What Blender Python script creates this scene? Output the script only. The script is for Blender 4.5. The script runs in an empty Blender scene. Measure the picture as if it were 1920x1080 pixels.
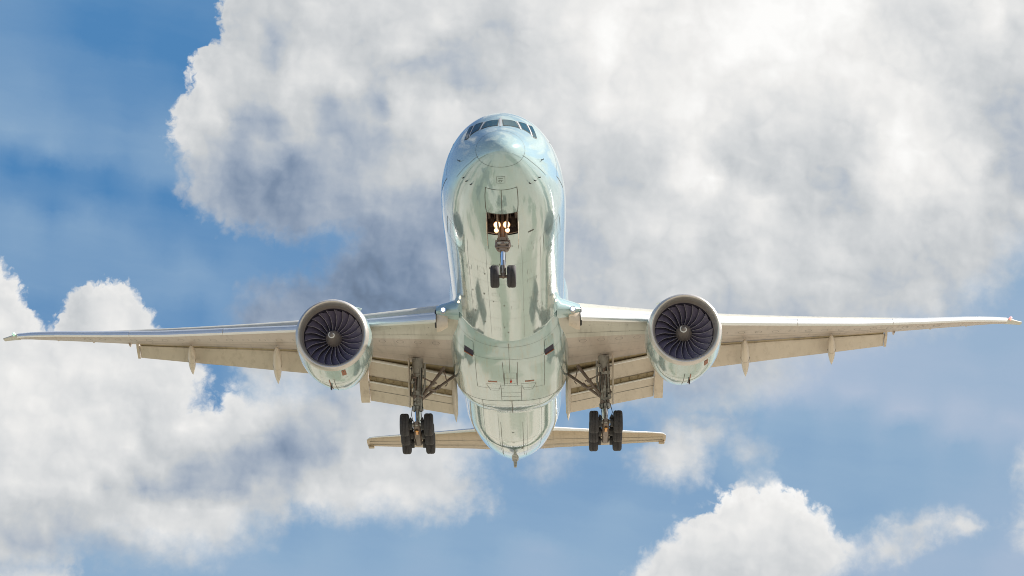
import bpy, bmesh, math, random
import numpy as np
from mathutils import Vector, Matrix

random.seed(7)
SC = bpy.context.scene
COL = SC.collection
rad = math.radians

# ------------------------------------------------------------------ camera
CAM_ELEV = rad(13.5)                  # the camera stands on the ground and looks up at the approach path
CAM_POS = Vector((0.0, 0.0, 1.7))
FOCAL_PX = 4998.5
cam_d = bpy.data.cameras.new("camera")
cam_d.sensor_width = 36.0
cam_d.lens = FOCAL_PX / 1920.0 * 36.0
cam_d.clip_start, cam_d.clip_end = 0.5, 60000.0
cam = bpy.data.objects.new("camera", cam_d)
COL.objects.link(cam)
cam.location = CAM_POS
cam.rotation_euler = (rad(90) + CAM_ELEV, 0, 0)
SC.camera = cam

# pose of the aircraft relative to the camera (measured from the photograph)
_cx, _cy, _cz, _yaw, _pit, _roll = 1.4742, -116.071, -41.5686, -0.0087276, 0.2844962, -0.0137445
_fw = Vector((math.sin(_yaw)*math.cos(_pit), math.cos(_yaw)*math.cos(_pit), math.sin(_pit)))
_r0 = Vector((math.cos(_yaw), -math.sin(_yaw), 0)); _u0 = _r0.cross(_fw)
_r = _r0*math.cos(_roll) + _u0*math.sin(_roll); _u = -_r0*math.sin(_roll) + _u0*math.cos(_roll)
_wr = Vector((1, 0, 0)); _wf = Vector((0, math.cos(CAM_ELEV), math.sin(CAM_ELEV))); _wu = Vector((0, -math.sin(CAM_ELEV), math.cos(CAM_ELEV)))
ROT = Matrix((_wr, _wu, _wf)).transposed() @ Matrix((_r, _u, _fw))
ORG = CAM_POS - ROT @ Vector((_cx, _cy, _cz))
BASE = Vector((0.0, 37.0, -6.1))      # base point of the airliner, under its main wheels

# ------------------------------------------------------------------ light and exposure
SUN_AZ, SUN_EL = rad(72), rad(42)     # azimuth from +Y towards +X: right of the picture, a little beyond the aircraft
SUN_DIR = Vector((math.sin(SUN_AZ)*math.cos(SUN_EL), math.cos(SUN_AZ)*math.cos(SUN_EL), math.sin(SUN_EL)))
sun_d = bpy.data.lights.new("sun", 'SUN')
sun_d.energy = 4.5
sun_d.angle = rad(0.53)
sun_d.color = (1.0, 0.955, 0.88)
sun = bpy.data.objects.new("sun", sun_d)
COL.objects.link(sun)
sun.rotation_euler = SUN_DIR.to_track_quat('Z', 'Y').to_euler()
sun.location = (200, 100, 300)
SC.view_settings.view_transform = 'Standard'
SC.view_settings.look = 'None'
EXPO = 0.9                            # the photograph is exposed for the shaded underside
SC.view_settings.exposure = EXPO
SC.view_settings.gamma = 1.0
SC.view_settings.use_curve_mapping = False
SC.cycles.filter_width = 0.95         # crisp long lens

# ------------------------------------------------------------------ node helper
class NT:
    def __init__(s, tree):
        s.t = tree; s.n = tree.nodes; s.l = tree.links
    def node(s, typ, **kw):
        n = s.n.new(typ)
        for k, v in kw.items(): setattr(n, k, v)
        return n
    def put(s, sock, v):
        if isinstance(v, bpy.types.NodeSocket): s.l.new(v, sock)
        elif v is not None: sock.default_value = v
    def math(s, op, a, b=None, c=None, clamp=False):
        n = s.node('ShaderNodeMath', operation=op, use_clamp=clamp)
        s.put(n.inputs[0], a); s.put(n.inputs[1], b); s.put(n.inputs[2], c)
        return n.outputs[0]
    def vec(s, op, a, b=None, c=None, out=0):
        n = s.node('ShaderNodeVectorMath', operation=op)
        s.put(n.inputs[0], a); s.put(n.inputs[1], b)
        if c is not None: s.put(n.inputs[2], c)
        return n.outputs[out]
    def scale(s, a, f):
        n = s.node('ShaderNodeVectorMath', operation='SCALE')
        s.put(n.inputs[0], a); s.put(n.inputs['Scale'], f)
        return n.outputs[0]
    def rng(s, v, a, b, c=0.0, d=1.0, smooth=False):
        n = s.node('ShaderNodeMapRange', interpolation_type='SMOOTHSTEP' if smooth else 'LINEAR', clamp=True)
        for i, x in enumerate((v, a, b, c, d)): s.put(n.inputs[i], x)
        return n.outputs[0]
    def noise(s, v, scale, detail=4.0, rough=0.5, lac=2.0, color=False, dist=0.0):
        n = s.node('ShaderNodeTexNoise')
        s.put(n.inputs['Vector'], v); n.inputs['Scale'].default_value = scale
        n.inputs['Detail'].default_value = detail; n.inputs['Roughness'].default_value = rough
        n.inputs['Lacunarity'].default_value = lac; n.inputs['Distortion'].default_value = dist
        return n.outputs['Color' if color else 'Fac']
    def mix(s, f, a, b, blend='MIX'):
        n = s.node('ShaderNodeMix', data_type='RGBA', blend_type=blend)
        s.put(n.inputs[0], f); s.put(n.inputs[6], a); s.put(n.inputs[7], b)
        return n.outputs[2]
    def mixf(s, f, a, b):
        n = s.node('ShaderNodeMix', data_type='FLOAT')
        s.put(n.inputs[0], f); s.put(n.inputs[2], a); s.put(n.inputs[3], b)
        return n.outputs[0]
    def sep(s, v):
        n = s.node('ShaderNodeSeparateXYZ'); s.put(n.inputs[0], v); return n.outputs
    def comb(s, x, y, z):
        n = s.node('ShaderNodeCombineXYZ'); s.put(n.inputs[0], x); s.put(n.inputs[1], y); s.put(n.inputs[2], z); return n.outputs[0]
def lin(r, g, b):
    f = lambda c: (c/255/12.92) if c/255 <= .04045 else ((c/255+.055)/1.055)**2.4
    return (f(r), f(g), f(b), 1.0)

# ------------------------------------------------------------------ sky and clouds (all in world directions)
# Cloud outlines and tones, given as bearing/elevation in units of 1/5000 rad about the bearing (960, 540) = north, 13.5 degrees up.
CLOUDS = [
 (0.0, [(413,-60),(415,0),(408,20),(412,45),(420,65),(420,78),(400,88),(375,97),(358,105),(353,125),(358,145),(350,165),(335,180),(322,182),(316,195),(318,215),(312,235),(312,265),(330,278),(338,300),(345,330),(350,352),(335,372),(338,390),(370,390),(395,405),(420,425),(445,430),(470,422),(510,440),(550,450),(590,440),(640,432),(660,440),(645,465),(620,500),(600,525),(560,530),(535,527),(490,540),(455,560),(440,590),(438,615),(440,660),(470,715),(560,725),(700,730),(820,740),(1100,740),(1200,745),(1260,765),(1300,745),(1400,745),(1440,735),(1470,700),(1560,640),(1640,620),(1700,600),(1780,592),(1800,570),(1840,560),(1870,520),(1920,470),(2060,400),(2060,-120),(413,-120)]),
 (0.0, [(-120,440),(0,487),(10,492),(25,515),(28,530),(45,540),(60,565),(52,580),(45,600),(75,608),(92,622),(100,612),(115,590),(112,570),(130,550),(150,535),(190,528),(198,518),(215,525),(245,530),(262,550),(275,575),(295,590),(302,602),(298,620),(310,640),(390,680),(387,705),(370,735),(357,760),(362,770),(375,762),(400,772),(413,765),(418,740),(425,727),(455,727),(480,735),(520,730),(560,722),(640,715),(700,720),(760,740),(840,780),(880,800),(900,840),(870,880),(885,905),(925,935),(930,945),(915,952),(880,945),(850,965),(800,970),(740,965),(700,968),(650,965),(590,960),(560,950),(545,945),(535,965),(515,985),(500,1005),(480,1000),(465,980),(460,1000),(430,1020),(370,1035),(310,1040),(250,1032),(190,1022),(140,1030),(90,1060),(0,1075),(-120,1090)]),
 (0.3, [(-60,1085),(10,1068),(40,1050),(48,1056),(80,1060),(100,1068),(125,1065),(133,1050),(143,1055),(142,1085),(140,1160),(-60,1160)]),
 (0.1, [(1150,1160),(1178,1085),(1185,1065),(1210,1045),(1240,1030),(1265,995),(1280,975),(1315,968),(1335,960),(1338,935),(1350,920),(1375,912),(1390,902),(1410,908),(1422,922),(1450,920),(1480,918),(1495,912),(1502,912),(1515,930),(1522,950),(1545,965),(1560,985),(1580,1005),(1595,1022),(1620,1022),(1632,1010),(1650,1000),(1685,980),(1700,985),(1720,970),(1745,965),(1765,955),(1775,952),(1790,965),(1825,970),(1840,985),(1830,998),(1800,995),(1785,1012),(1772,1010),(1755,998),(1740,1000),(1735,1025),(1710,1030),(1690,1040),(1670,1055),(1660,1048),(1620,1050),(1590,1065),(1560,1080),(1540,1100),(1540,1160)]),
 (0.55, [(1190,860),(1225,830),(1250,800),(1280,783),(1320,778),(1345,800),(1355,780),(1368,772),(1375,790),(1355,808),(1348,822),(1322,842),(1318,868),(1290,892),(1260,908),(1225,893)]),
 (0.8, [(1380,830),(1405,832),(1420,848),(1428,864),(1410,868),(1392,856)]),
 (0.5, [(1990,840),(1925,850),(1906,865),(1906,885),(1925,900),(1990,900)]),
 (0.5, [(1990,955),(1925,962),(1908,978),(1910,1010),(1925,1028),(1990,1030)]),
 (0.9, [(985,868),(1010,855),(1045,840),(1055,852),(1020,868),(995,878)]),
]
SOFT = "440,440,.2 700,450,.5 600,520,.5 450,580,.6 480,720,.8 560,725,.9 1300,745,1 1400,745,1 1500,690,1 1600,630,.8 1750,595,.8 1850,560,.9 1900,480,1 700,968,.7 900,950,.4 560,960,.5 450,1010,.8 300,1040,1 150,1020,1 50,1070,.9 900,840,.8 870,880,.6 800,760,1 1800,980,.4 1640,1040,.5 1550,1090,.5 330,650,.2 100,560,0 200,530,0 280,590,0 380,720,.15 420,740,.05 460,725,.2 420,20,0 350,130,0 320,230,0 340,330,.3 350,385,.2 1400,905,0 1340,930,0 1200,1050,.2 1510,920,0 1560,990,.1"
TONES = """440,30,205 430,60,190 480,60,215 550,30,200 600,20,220 640,60,215 520,100,190 450,110,215 380,120,215 500,90,180 430,95,195 560,110,225 420,160,225 480,170,225 560,150,232 620,130,225 340,200,215 370,230,228 330,260,215 400,210,222 430,210,205 480,180,200 520,170,205 450,230,170 500,230,172 540,250,205 580,200,210 620,200,185 400,270,195 360,290,200 450,290,170 500,270,195 560,260,200 545,310,156 520,340,146 560,330,160 600,280,185 620,300,190 370,330,190 400,360,180 450,350,158 500,380,156 370,380,185 420,400,175 480,410,158 560,400,162 600,420,175
660,40,215 700,30,210 740,30,215 820,30,228 860,15,225 880,60,205 940,60,200 900,110,205 960,130,205 1000,30,228 1080,40,238 1150,30,245 700,100,190 660,100,205 740,90,225 780,80,218 740,130,195 700,140,210 660,150,220 720,190,185 760,170,215 780,130,185 820,130,185 840,100,190 860,150,188 900,180,185 920,150,198 680,190,190 700,215,195 760,200,225 820,185,222 860,195,230 900,200,225 840,220,230 760,230,220 720,240,205 660,240,185 800,260,215 700,270,180 660,290,185 740,280,185 780,290,205 820,270,220 790,310,222 740,330,210 690,330,205 820,320,215 700,360,178 760,360,180 800,370,175 660,360,175 700,420,165 780,430,165 820,450,165 740,480,150 680,480,148 640,520,146 700,540,142 780,520,155 820,560,160 600,545,155 540,550,165 480,575,165 660,590,145 740,590,145 800,590,150 460,610,160
980,190,225 1000,140,215 1050,100,228 1030,190,222 1080,170,232 1090,130,225 1130,100,242 1180,60,240 1240,50,232 1260,120,235 1200,190,240 1140,200,240 1080,230,225 1030,250,215 1060,260,215 1100,260,222 1120,270,218 1090,300,205 1110,330,202 1150,290,205 1200,250,232 1240,290,215 1180,340,200 1260,330,235 1240,360,220 1100,380,195 1150,380,205 1200,400,215 1240,420,225 1300,30,238 1380,20,240 1450,20,250 1550,30,248 1600,20,250 1340,50,245 1360,80,248 1390,100,252 1340,150,235 1420,130,240 1480,60,245 1500,50,253 1480,110,248 1560,100,238 1520,150,238 1650,30,230 1700,30,225 1760,30,215 1800,60,222 1860,20,240 1910,60,220 1620,110,238 1700,100,235 1760,100,225 1800,110,222 1850,60,235 1840,130,212 1880,120,215 1900,180,205 1850,150,205 1800,160,215 1760,160,230 1820,190,222 1850,200,190 1900,210,188 1880,250,190 1860,230,215 1910,280,195 1870,310,195 1910,340,192 1860,290,215
1300,180,240 1340,220,238 1280,240,238 1300,280,242 1350,290,225 1400,240,215 1390,270,205 1420,280,212 1370,310,195 1340,330,250 1320,320,248 1400,325,225 1440,320,205 1450,230,228 1500,200,232 1560,200,232 1480,260,218 1520,260,215 1560,240,208 1550,290,205 1580,270,210 1600,300,215 1560,330,195 1570,350,190 1520,340,205 1630,190,238 1680,200,240 1720,180,238 1680,240,248 1700,280,252 1690,310,245 1740,260,235 1760,300,235 1800,280,232 1660,340,245 1720,340,240 1800,340,235 1830,320,230 1620,330,225
1300,380,235 1340,400,215 1350,440,208 1340,470,205 1300,500,210 1320,480,200 1400,390,240 1430,380,238 1400,430,225 1450,450,222 1420,500,215 1380,520,215 1500,420,210 1520,380,205 1560,400,190 1600,390,190 1540,460,220 1580,480,220 1560,520,215 1600,530,220 1620,460,205 1660,440,208 1640,500,200 1620,490,205 1700,430,208 1700,500,200 1750,400,212 1800,430,212 1650,370,232 1750,365,235 1820,380,228 1680,550,198 1620,560,200 1560,565,202 1480,560,205 1400,560,202 1350,570,192 1420,590,190 1500,590,192 1850,400,205 1900,380,205 1850,460,208 1780,480,205 1720,560,205 1800,510,205 1760,530,200
1080,440,190 1130,470,200 1160,440,215 1200,470,212 1120,520,202 1200,520,200 1250,500,205 1280,530,212 1180,560,205 1240,450,222 1200,545,208 1130,570,195 1290,450,225 1260,720,184 1300,740,186 1350,720,190 1250,750,180 1100,700,170 960,700,165
0,520,232 30,560,230 10,600,232 60,620,228 150,560,215 130,590,195 160,575,220 200,560,230 240,570,232 280,610,222 220,600,235 150,680,238 50,700,235 60,760,238 250,700,235 330,690,228 370,700,225 140,760,222 100,800,235 90,830,222 200,780,235 270,770,215 275,785,205 260,755,215 310,750,228 340,760,222 240,830,238 180,830,230 120,850,218 60,870,222 200,870,225 140,880,222 20,910,235 80,905,228 160,910,232 40,930,215 230,870,200 250,900,178 270,915,175 210,920,195 235,900,215 250,895,222 280,860,200 300,870,210 330,890,180 380,900,172 340,920,178 300,920,190 430,860,185 460,860,175 400,830,215 380,800,232 340,810,235 440,790,225 480,770,230 430,740,235 540,750,235 520,760,232 500,790,190 540,790,180 580,790,185 560,830,160 520,850,158 600,850,178 480,880,170 550,880,180 440,920,170 400,920,178 480,930,200 520,910,195 600,900,205 640,880,215 630,800,195 680,800,210 660,840,205 740,800,215 800,790,205 720,880,222 780,860,212 700,920,225 620,930,225 580,940,228 650,950,220 760,930,225 820,920,222 850,950,215 820,880,218 860,830,210 880,930,215 20,960,205 80,960,198 150,960,205 120,990,190 60,1010,194 20,1040,190 30,1000,196 100,1020,194 200,970,215 260,950,228 330,950,232 400,950,230 300,990,228 380,1000,228 440,970,225 200,1010,185 260,1020,200 320,1030,215 500,980,210
40,1070,225 100,1075,225 1380,930,235 1420,960,238 1480,950,235 1360,970,235 1300,990,228 1280,1020,232 1400,1010,238 1450,1000,232 1500,1000,228 1540,1000,235 1340,1030,225 1400,1040,222 1480,1040,218 1560,1030,228 1250,1060,222 1320,1060,212 1380,1070,205 1480,1070,212 1680,1010,218 1770,980,222 1720,1000,215 1290,830,225 1300,800,210 1270,870,225 1230,860,205 1920,875,225 1920,990,225 1400,850,205 1020,860,205"""
VEIL = "200,50,0.00 350,100,0.00 50,200,0.29 30,250,0.39 100,270,0.36 200,270,0.26 300,290,0.31 250,180,0.10 150,150,0.13 330,320,0.29 100,310,0.00 30,300,0.00 200,340,0.00 320,370,0.00 100,380,0.07 50,430,0.36 150,430,0.33 250,470,0.30 300,440,0.16 400,450,0.13 350,520,0.36 300,540,0.31 450,520,0.23 520,480,.15 600,460,.15 150,500,0.29 60,530,0.26 400,560,0.31 380,590,.1 70,590,.12 320,610,.15 400,740,.12 370,740,.15 480,725,.4 560,990,.38 700,1000,.42 600,1050,.5 450,1050,.5 250,1060,.48 800,1050,.5 900,1000,.4 1000,950,.35 1000,880,.33 1100,900,.32 1130,830,.32 1150,1000,.45 1000,1060,.55 1400,770,.4 1500,790,.42 1500,850,.4 1600,850,.42 1700,900,.43 1620,960,.4 1800,870,.48 1880,900,.55 1850,1000,.55 1750,1050,.62 1900,1060,.7 1650,1060,.65 1300,920,.33 1250,960,.36 1200,1020,.42 1500,725,.85 1600,740,.85 1700,762,.85 1800,785,.82 1900,805,.8 1600,690,.75 1700,700,.68 1800,700,.65 1900,720,.62 1850,640,.55 1700,650,.65 1550,680,.85 1450,720,.9 1880,560,.5 1900,510,.45 1700,590,.7 1790,560,.5 1760,600,.6 1880,480,.6 1640,610,.75 1500,757,.44 1600,780,.42 1700,805,.43 1800,828,.46 1900,850,.5"
def _pts(s): return np.array([[float(x) for x in p.split(',')] for p in s.split()])
_soft, _tone, _veil = _pts(SOFT), _pts(TONES), _pts(VEIL)
def _shep(P, u, v, pw=3.2):
    d2 = (P[:, 0]-u)**2 + (P[:, 1]-v)**2 + 40.0
    w = d2**(-pw/2)
    return float((w*P[:, 2]).sum()/w.sum())
def _sdf(poly, u, v):
    P = np.array(poly, float); Q = np.roll(P, -1, 0)
    e = Q-P; w = np.array([u, v])-P
    t = np.clip((w*e).sum(1)/((e*e).sum(1)+1e-9), 0, 1)
    d = np.sqrt(((w-e*t[:, None])**2).sum(1)).min()
    c = ((P[:, 1] > v) != (Q[:, 1] > v))
    with np.errstate(divide='ignore', invalid='ignore'):
        xi = P[:, 0] + (v-P[:, 1])*(Q[:, 0]-P[:, 0])/(Q[:, 1]-P[:, 1])
    return d if (np.count_nonzero(c & (u < xi)) % 2) else -d
SPAN = 120.0
NA, NB = 32, 34
A0, A1 = -0.212, 0.212
B0, B1 = CAM_ELEV-0.120, CAM_ELEV+0.120

world = bpy.data.worlds.new("World")
SC.world = world
world.use_nodes = True
W = NT(world.node_tree)
W.n.clear()
SKY_K = 10.0/2**EXPO
def build_world():
    out = W.node('ShaderNodeOutputWorld'); bg = W.node('ShaderNodeBackground')
    W.l.new(bg.outputs[0], out.inputs[0])
    bg.inputs['Strength'].default_value = 0.1
    d = W.node('ShaderNodeTexCoord').outputs['Generated']
    nA = W.vec('SUBTRACT', W.noise(d, 62.0, 7.0, 0.58, color=True), (.5, .5, .5))
    nB = W.vec('SUBTRACT', W.noise(d, 260.0, 6.0, 0.62, color=True), (.5, .5, .5))
    dw = W.vec('ADD', d, W.vec('ADD', W.scale(nA, 0.0085), W.scale(nB, 0.0032)))
    x, y, z = W.sep(W.vec('NORMALIZE', dw))
    fa = W.rng(W.math('ARCSINE', x), A0, A1)
    eb = W.math('ARCSINE', z)
    pos = W.math('MULTIPLY', W.math('SUBTRACT', eb, B0), (NB-1)/(B1-B0))
    pos = W.math('MINIMUM', W.math('MAXIMUM', pos, 0.0), NB-1.0)
    acc = acca = None
    half = W.math('GREATER_THAN', fa, 0.5)
    fl, fr = W.math('MULTIPLY', fa, 2.0), W.math('MULTIPLY_ADD', fa, 2.0, -1.0)
    def ramp(G, j, lo, fac):
        B = B0+(B1-B0)*j/(NB-1)
        cr = G.node('ShaderNodeValToRGB'); R = cr.color_ramp
        R.interpolation = 'LINEAR'
        while len(R.elements) < NA: R.elements.new(0.5)
        for i in range(NA):
            A = A0+(A1-A0)*(lo+.5*i/(NA-1))
            dx, dz = math.sin(A), math.sin(B); dy = math.sqrt(1-dx*dx-dz*dz)
            D = Vector((dx, dy, dz)); q = D.dot(_wf)
            u, v = 960+FOCAL_PX*D.dot(_wr)/q, 540-FOCAL_PX*D.dot(_wu)/q
            sd = [(_sdf(p, u, v), s) for s, p in CLOUDS]
            best = max(sd)
            s = _shep(_soft, u, v) if sd.index(best) in (0, 1, 3) else best[1]
            R.elements[i].position = i/(NA-1)
            R.elements[i].color = (min(1, max(0, .5+best[0]/(2*SPAN))), _shep(_tone, u, v)/255.0, _shep(_veil, u, v, 3.5), s)
        G.l.new(fac, cr.inputs[0])
        return cr
    for j in range(NB):
        g = bpy.data.node_groups.new('cloud_row', 'ShaderNodeTree'); G = NT(g)    # one row of the cloud map per small group keeps the build quick
        for nm in ('left', 'right', 'half'): g.interface.new_socket(nm, in_out='INPUT', socket_type='NodeSocketFloat')
        g.interface.new_socket('map', in_out='OUTPUT', socket_type='NodeSocketColor'); g.interface.new_socket('soft', in_out='OUTPUT', socket_type='NodeSocketFloat')
        gi, go = G.node('NodeGroupInput'), G.node('NodeGroupOutput')
        ra, rb = ramp(G, j, 0.0, gi.outputs[0]), ramp(G, j, 0.5, gi.outputs[1])
        G.l.new(G.mix(gi.outputs[2], ra.outputs['Color'], rb.outputs['Color']), go.inputs[0])
        G.l.new(G.mixf(gi.outputs[2], ra.outputs['Alpha'], rb.outputs['Alpha']), go.inputs[1])
        gn_ = W.node('ShaderNodeGroup', node_tree=g)
        for k_, s_ in enumerate((fl, fr, half)): W.l.new(s_, gn_.inputs[k_])
        wt = W.math('SUBTRACT', 1.0, W.math('ABSOLUTE', W.math('SUBTRACT', pos, float(j))), clamp=True)
        c = W.scale(gn_.outputs[0], wt)
        al = gn_.outputs[1]
        acc = c if acc is None else W.vec('ADD', acc, c)
        acca = W.math('MULTIPLY', al, wt) if acca is None else W.math('MULTIPLY_ADD', al, wt, acca)
    S, T, V = W.sep(acc)
    # outside the photographed patch of sky: broad broken cloud, thicker towards the sun
    ox, oy, oz = W.sep(d)
    wob = W.math('MULTIPLY_ADD', W.noise(d, 7.0, 5.0, .55), .30, -.02)
    inA = W.rng(W.math('ABSOLUTE', ox), .205, W.math('ADD', .205, wob), 1, 0, smooth=True)
    inB = W.math('MULTIPLY', W.rng(W.math('ARCSINE', oz), B0-.05, B0, smooth=True), W.rng(W.math('ARCSINE', oz), B1, W.math('ADD', B1, wob), 1, 0, smooth=True))
    inside = W.math('MULTIPLY', W.math('MULTIPLY', inA, inB), W.math('GREATER_THAN', oy, 0.0))
    flat = W.vec('MULTIPLY', d, (1, 1, 1.8))
    gn = W.noise(flat, 2.6, 9.0, 0.55, dist=.3)
    gcov = W.rng(W.math('MULTIPLY_ADD', ox, 0.17, gn), 0.47, 0.56, smooth=True)
    gl = W.math('MULTIPLY_ADD', W.noise(flat, 5.0, 8.0, 0.6), 0.75, 0.44)
    gl = W.math('MINIMUM', W.math('MULTIPLY_ADD', ox, 0.10, gl), 1.0)
    # fluffy edge inside the patch
    f1 = W.noise(d, 110.0, 8.0, 0.56)
    puff = W.math('SUBTRACT', W.math('MULTIPLY', W.math('ABSOLUTE', W.math('SUBTRACT', W.noise(dw, 150.0, 4.0, .5), .5)), 3.2), .28)
    edge = W.math('ADD', W.math('MULTIPLY', W.math('SUBTRACT', f1, .49), W.mixf(acca, 30.0, 100.0)), W.math('MULTIPLY', puff, W.mixf(acca, 24.0, 8.0)))
    sd = W.math('ADD', W.math('MULTIPLY', W.math('SUBTRACT', S, .5), 2*SPAN), edge)
    wid = W.mixf(acca, 7.0, 60.0)
    cov = W.rng(sd, W.math('MULTIPLY', wid, -1.0), wid, smooth=True)
    # relief: brighter where the cloud thins towards the sun
    soff = (0.0040, 0.0, 0.0034)
    def billow(p, sc):                 # rounded heaps with creases between them
        return W.math('ABSOLUTE', W.math('SUBTRACT', W.noise(p, sc, 3.2, .45), .5))
    bw = W.vec('ADD', d, W.scale(nA, 0.006))
    r0 = billow(bw, 40.0); r1 = billow(W.vec('ADD', bw, soff), 40.0)
    s0 = billow(bw, 120.0); s1 = billow(W.vec('ADD', bw, (.0016, 0, .0013)), 120.0)
    rel = W.math('ADD', W.math('SUBTRACT', r0, r1), W.math('MULTIPLY', W.math('SUBTRACT', s0, s1), .45))
    m0 = W.noise(dw, 26.0, 5.0, 0.5, dist=.2); m1 = W.noise(W.vec('ADD', dw, (0.011, 0, 0.008)), 26.0, 5.0, 0.5, dist=.2)
    rel = W.math('ADD', rel, W.math('MULTIPLY', W.math('SUBTRACT', m0, m1), .25))
    b0 = W.noise(d, 300.0, 6.0, 0.6); b1 = W.noise(W.vec('ADD', d, (0.0012, 0, .001)), 300.0, 6.0, 0.6)
    rel = W.math('ADD', rel, W.math('MULTIPLY', W.math('SUBTRACT', b0, b1), .10))
    T = W.math('SUBTRACT', T, W.rng(T, .80, .58, 0.0, .03))
    T = W.math('ADD', T, W.rng(T, .90, .97, 0.0, .02))
    lum = W.math('ADD', T, W.math('MULTIPLY', rel, W.rng(T, .66, .93, .28, .13)))
    lum = W.math('ADD', lum, W.math('MULTIPLY', W.math('SUBTRACT', r0, .09), .16))
    rim = W.math('MULTIPLY', W.rng(sd, 0.0, 30.0, 1, 0), W.rng(acca, 0, .5, .045, 0.0))
    lum = W.math('ADD', lum, rim)
    lum = W.mixf(inside, gl, lum)
    cov = W.mixf(inside, gcov, cov)
    lum = W.math('MINIMUM', W.math('MAXIMUM', lum, .3), .995)
    lin_l = W.math('POWER', lum, 2.2)
    tint = W.mix(W.rng(lum, .78, .93), W.mix(W.rng(lum, .54, .79), (.73, .995, 1.43, 1), (.955, 1.0, 1.04, 1)), (1.0, .995, .98, 1))
    ccol = W.vec('MULTIPLY', tint, W.comb(lin_l, lin_l, lin_l))
    # clear sky
    dx_, dy_, dz_ = W.sep(dw)
    streak = W.comb(dx_, dy_, W.math('MULTIPLY', W.math('MULTIPLY_ADD', dx_, .16, dz_), 6.5))
    vn = W.math('ADD', V, W.math('MULTIPLY', W.math('SUBTRACT', W.noise(streak, 9.0, 7.0, .55), .5), .24))
    mid = W.mix(W.rng(vn, 0, .45), lin(80, 133, 184), lin(144, 174, 203))
    blue = W.mix(W.rng(vn, .45, .95), mid, lin(184, 195, 214))
    sky = W.node('ShaderNodeTexSky', sky_type='NISHITA')
    sky.sun_disc = False
    sky.sun_elevation = SUN_EL; sky.sun_rotation = SUN_AZ
    sky.altitude = 50.0; sky.air_density = 1.0; sky.dust_density = 0.6; sky.ozone_density = 1.6
    clear = W.mix(inside, W.vec('MULTIPLY', sky.outputs[0], (.54, .61, .68)), W.scale(blue, SKY_K))
    W.l.new(W.mix(cov, clear, W.scale(ccol, SKY_K)), bg.inputs['Color'])
build_world()
try:
    world.cycles.sampling_method = 'MANUAL'; world.cycles.sample_map_resolution = 512
except Exception: pass

# ------------------------------------------------------------------ materials
def material(name, base, rough=.4, metal=0.0, coat=0.0, ior=1.5, spec=None):
    m = bpy.data.materials.new(name); m.use_nodes = True
    b = m.node_tree.nodes['Principled BSDF']
    b.inputs['Base Color'].default_value = (*base, 1); b.inputs['Roughness'].default_value = rough
    b.inputs['Metallic'].default_value = metal; b.inputs['Coat Weight'].default_value = coat
    b.inputs['Coat Roughness'].default_value = .045
    b.inputs['IOR'].default_value = ior
    return m
def weathered(m, base, amount=.12, streak=(1.6, .10, 1.6), dirt=None, dirt_amt=.3, wave=0.0, wave_scale=.9, rough=None, bump_streak=(1.0, .35, 1.0)):
    """Procedural paint: soft mottling, dirt streaks along the airflow and slightly wavy skin."""
    N = NT(m.node_tree); b = m.node_tree.nodes['Principled BSDF']
    oc = N.node('ShaderNodeTexCoord').outputs['Object']
    st = N.vec('MULTIPLY', oc, streak)
    n1 = N.noise(st, 1.4, 8.0, .6); n2 = N.noise(oc, .55, 6.0, .6)
    f = N.math('ADD', N.math('MULTIPLY', N.math('SUBTRACT', n1, .5), amount*2), N.math('MULTIPLY', N.math('SUBTRACT', n2, .5), amount))
    f = N.math('ADD', 1.0, f)
    c = N.scale((base[0], base[1], base[2]), f)
    if dirt is not None:
        k = N.rng(N.noise(N.vec('MULTIPLY', oc, (3.2, .16, 3.2)), 1.1, 9.0, .65), .48, .72, 0, dirt_amt, smooth=True)
        c = N.mix(k, c, (*dirt, 1))
    N.put(b.inputs['Base Color'], c)
    if rough is not None:
        N.put(b.inputs['Roughness'], N.rng(n1, .3, .7, rough[0], rough[1]))
    if wave > 0:
        bp = N.node('ShaderNodeBump'); bp.inputs['Strength'].default_value = 1.0; bp.inputs['Distance'].default_value = wave
        h = N.math('ADD', N.noise(N.vec('MULTIPLY', oc, bump_streak), wave_scale, 3.0, .5), N.math('MULTIPLY', N.noise(N.vec('MULTIPLY', oc, bump_streak), wave_scale*3.7, 2.0, .5), .25))
        N.put(bp.inputs['Height'], h)
        N.l.new(bp.outputs[0], b.inputs['Normal']); N.l.new(bp.outputs[0], b.inputs['Coat Normal'])
    return m
PAINT_C = (.365, .495, .505)
M = {}
M['paint'] = weathered(material('pale_green_paint', PAINT_C, .11, 0.12, .8, 1.6), PAINT_C, .07, dirt=(.42, .43, .36), dirt_amt=.22, wave=.007, wave_scale=.8)
M['belly'] = weathered(material('belly_paint', PAINT_C, .165, 0.10, .6, 1.6), PAINT_C, .12, dirt=(.40, .38, .28), dirt_amt=.5, wave=.008, wave_scale=.9)
M['seam'] = material('seam_line', (.10, .10, .09), .6)
M['seam_fine'] = material('faint_joint', (.15, .18, .175), .4)
M['wing'] = weathered(material('wing_grey_brown', (.475, .40, .35), .38), (.475, .40, .35), .14, streak=(.5, 1.2, 1.2), dirt=(.2, .18, .165), dirt_amt=.35)
M['wing_light'] = weathered(material('wing_grey_light', (.52, .50, .44), .32), (.52, .50, .44), .12, streak=(1.2, .35, 1.2), dirt=(.25, .23, .19), dirt_amt=.35)
M['flap'] = weathered(material('flap_beige', (.60, .53, .445), .42), (.60, .53, .445), .10, streak=(1.5, .25, .25), dirt=(.3, .25, .18), dirt_amt=.3)
M['flap_cavity'] = weathered(material('flap_cavity_primer', (.34, .27, .16), .55), (.34, .27, .16), .2, dirt=(.1, .08, .06), dirt_amt=.5)
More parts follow.
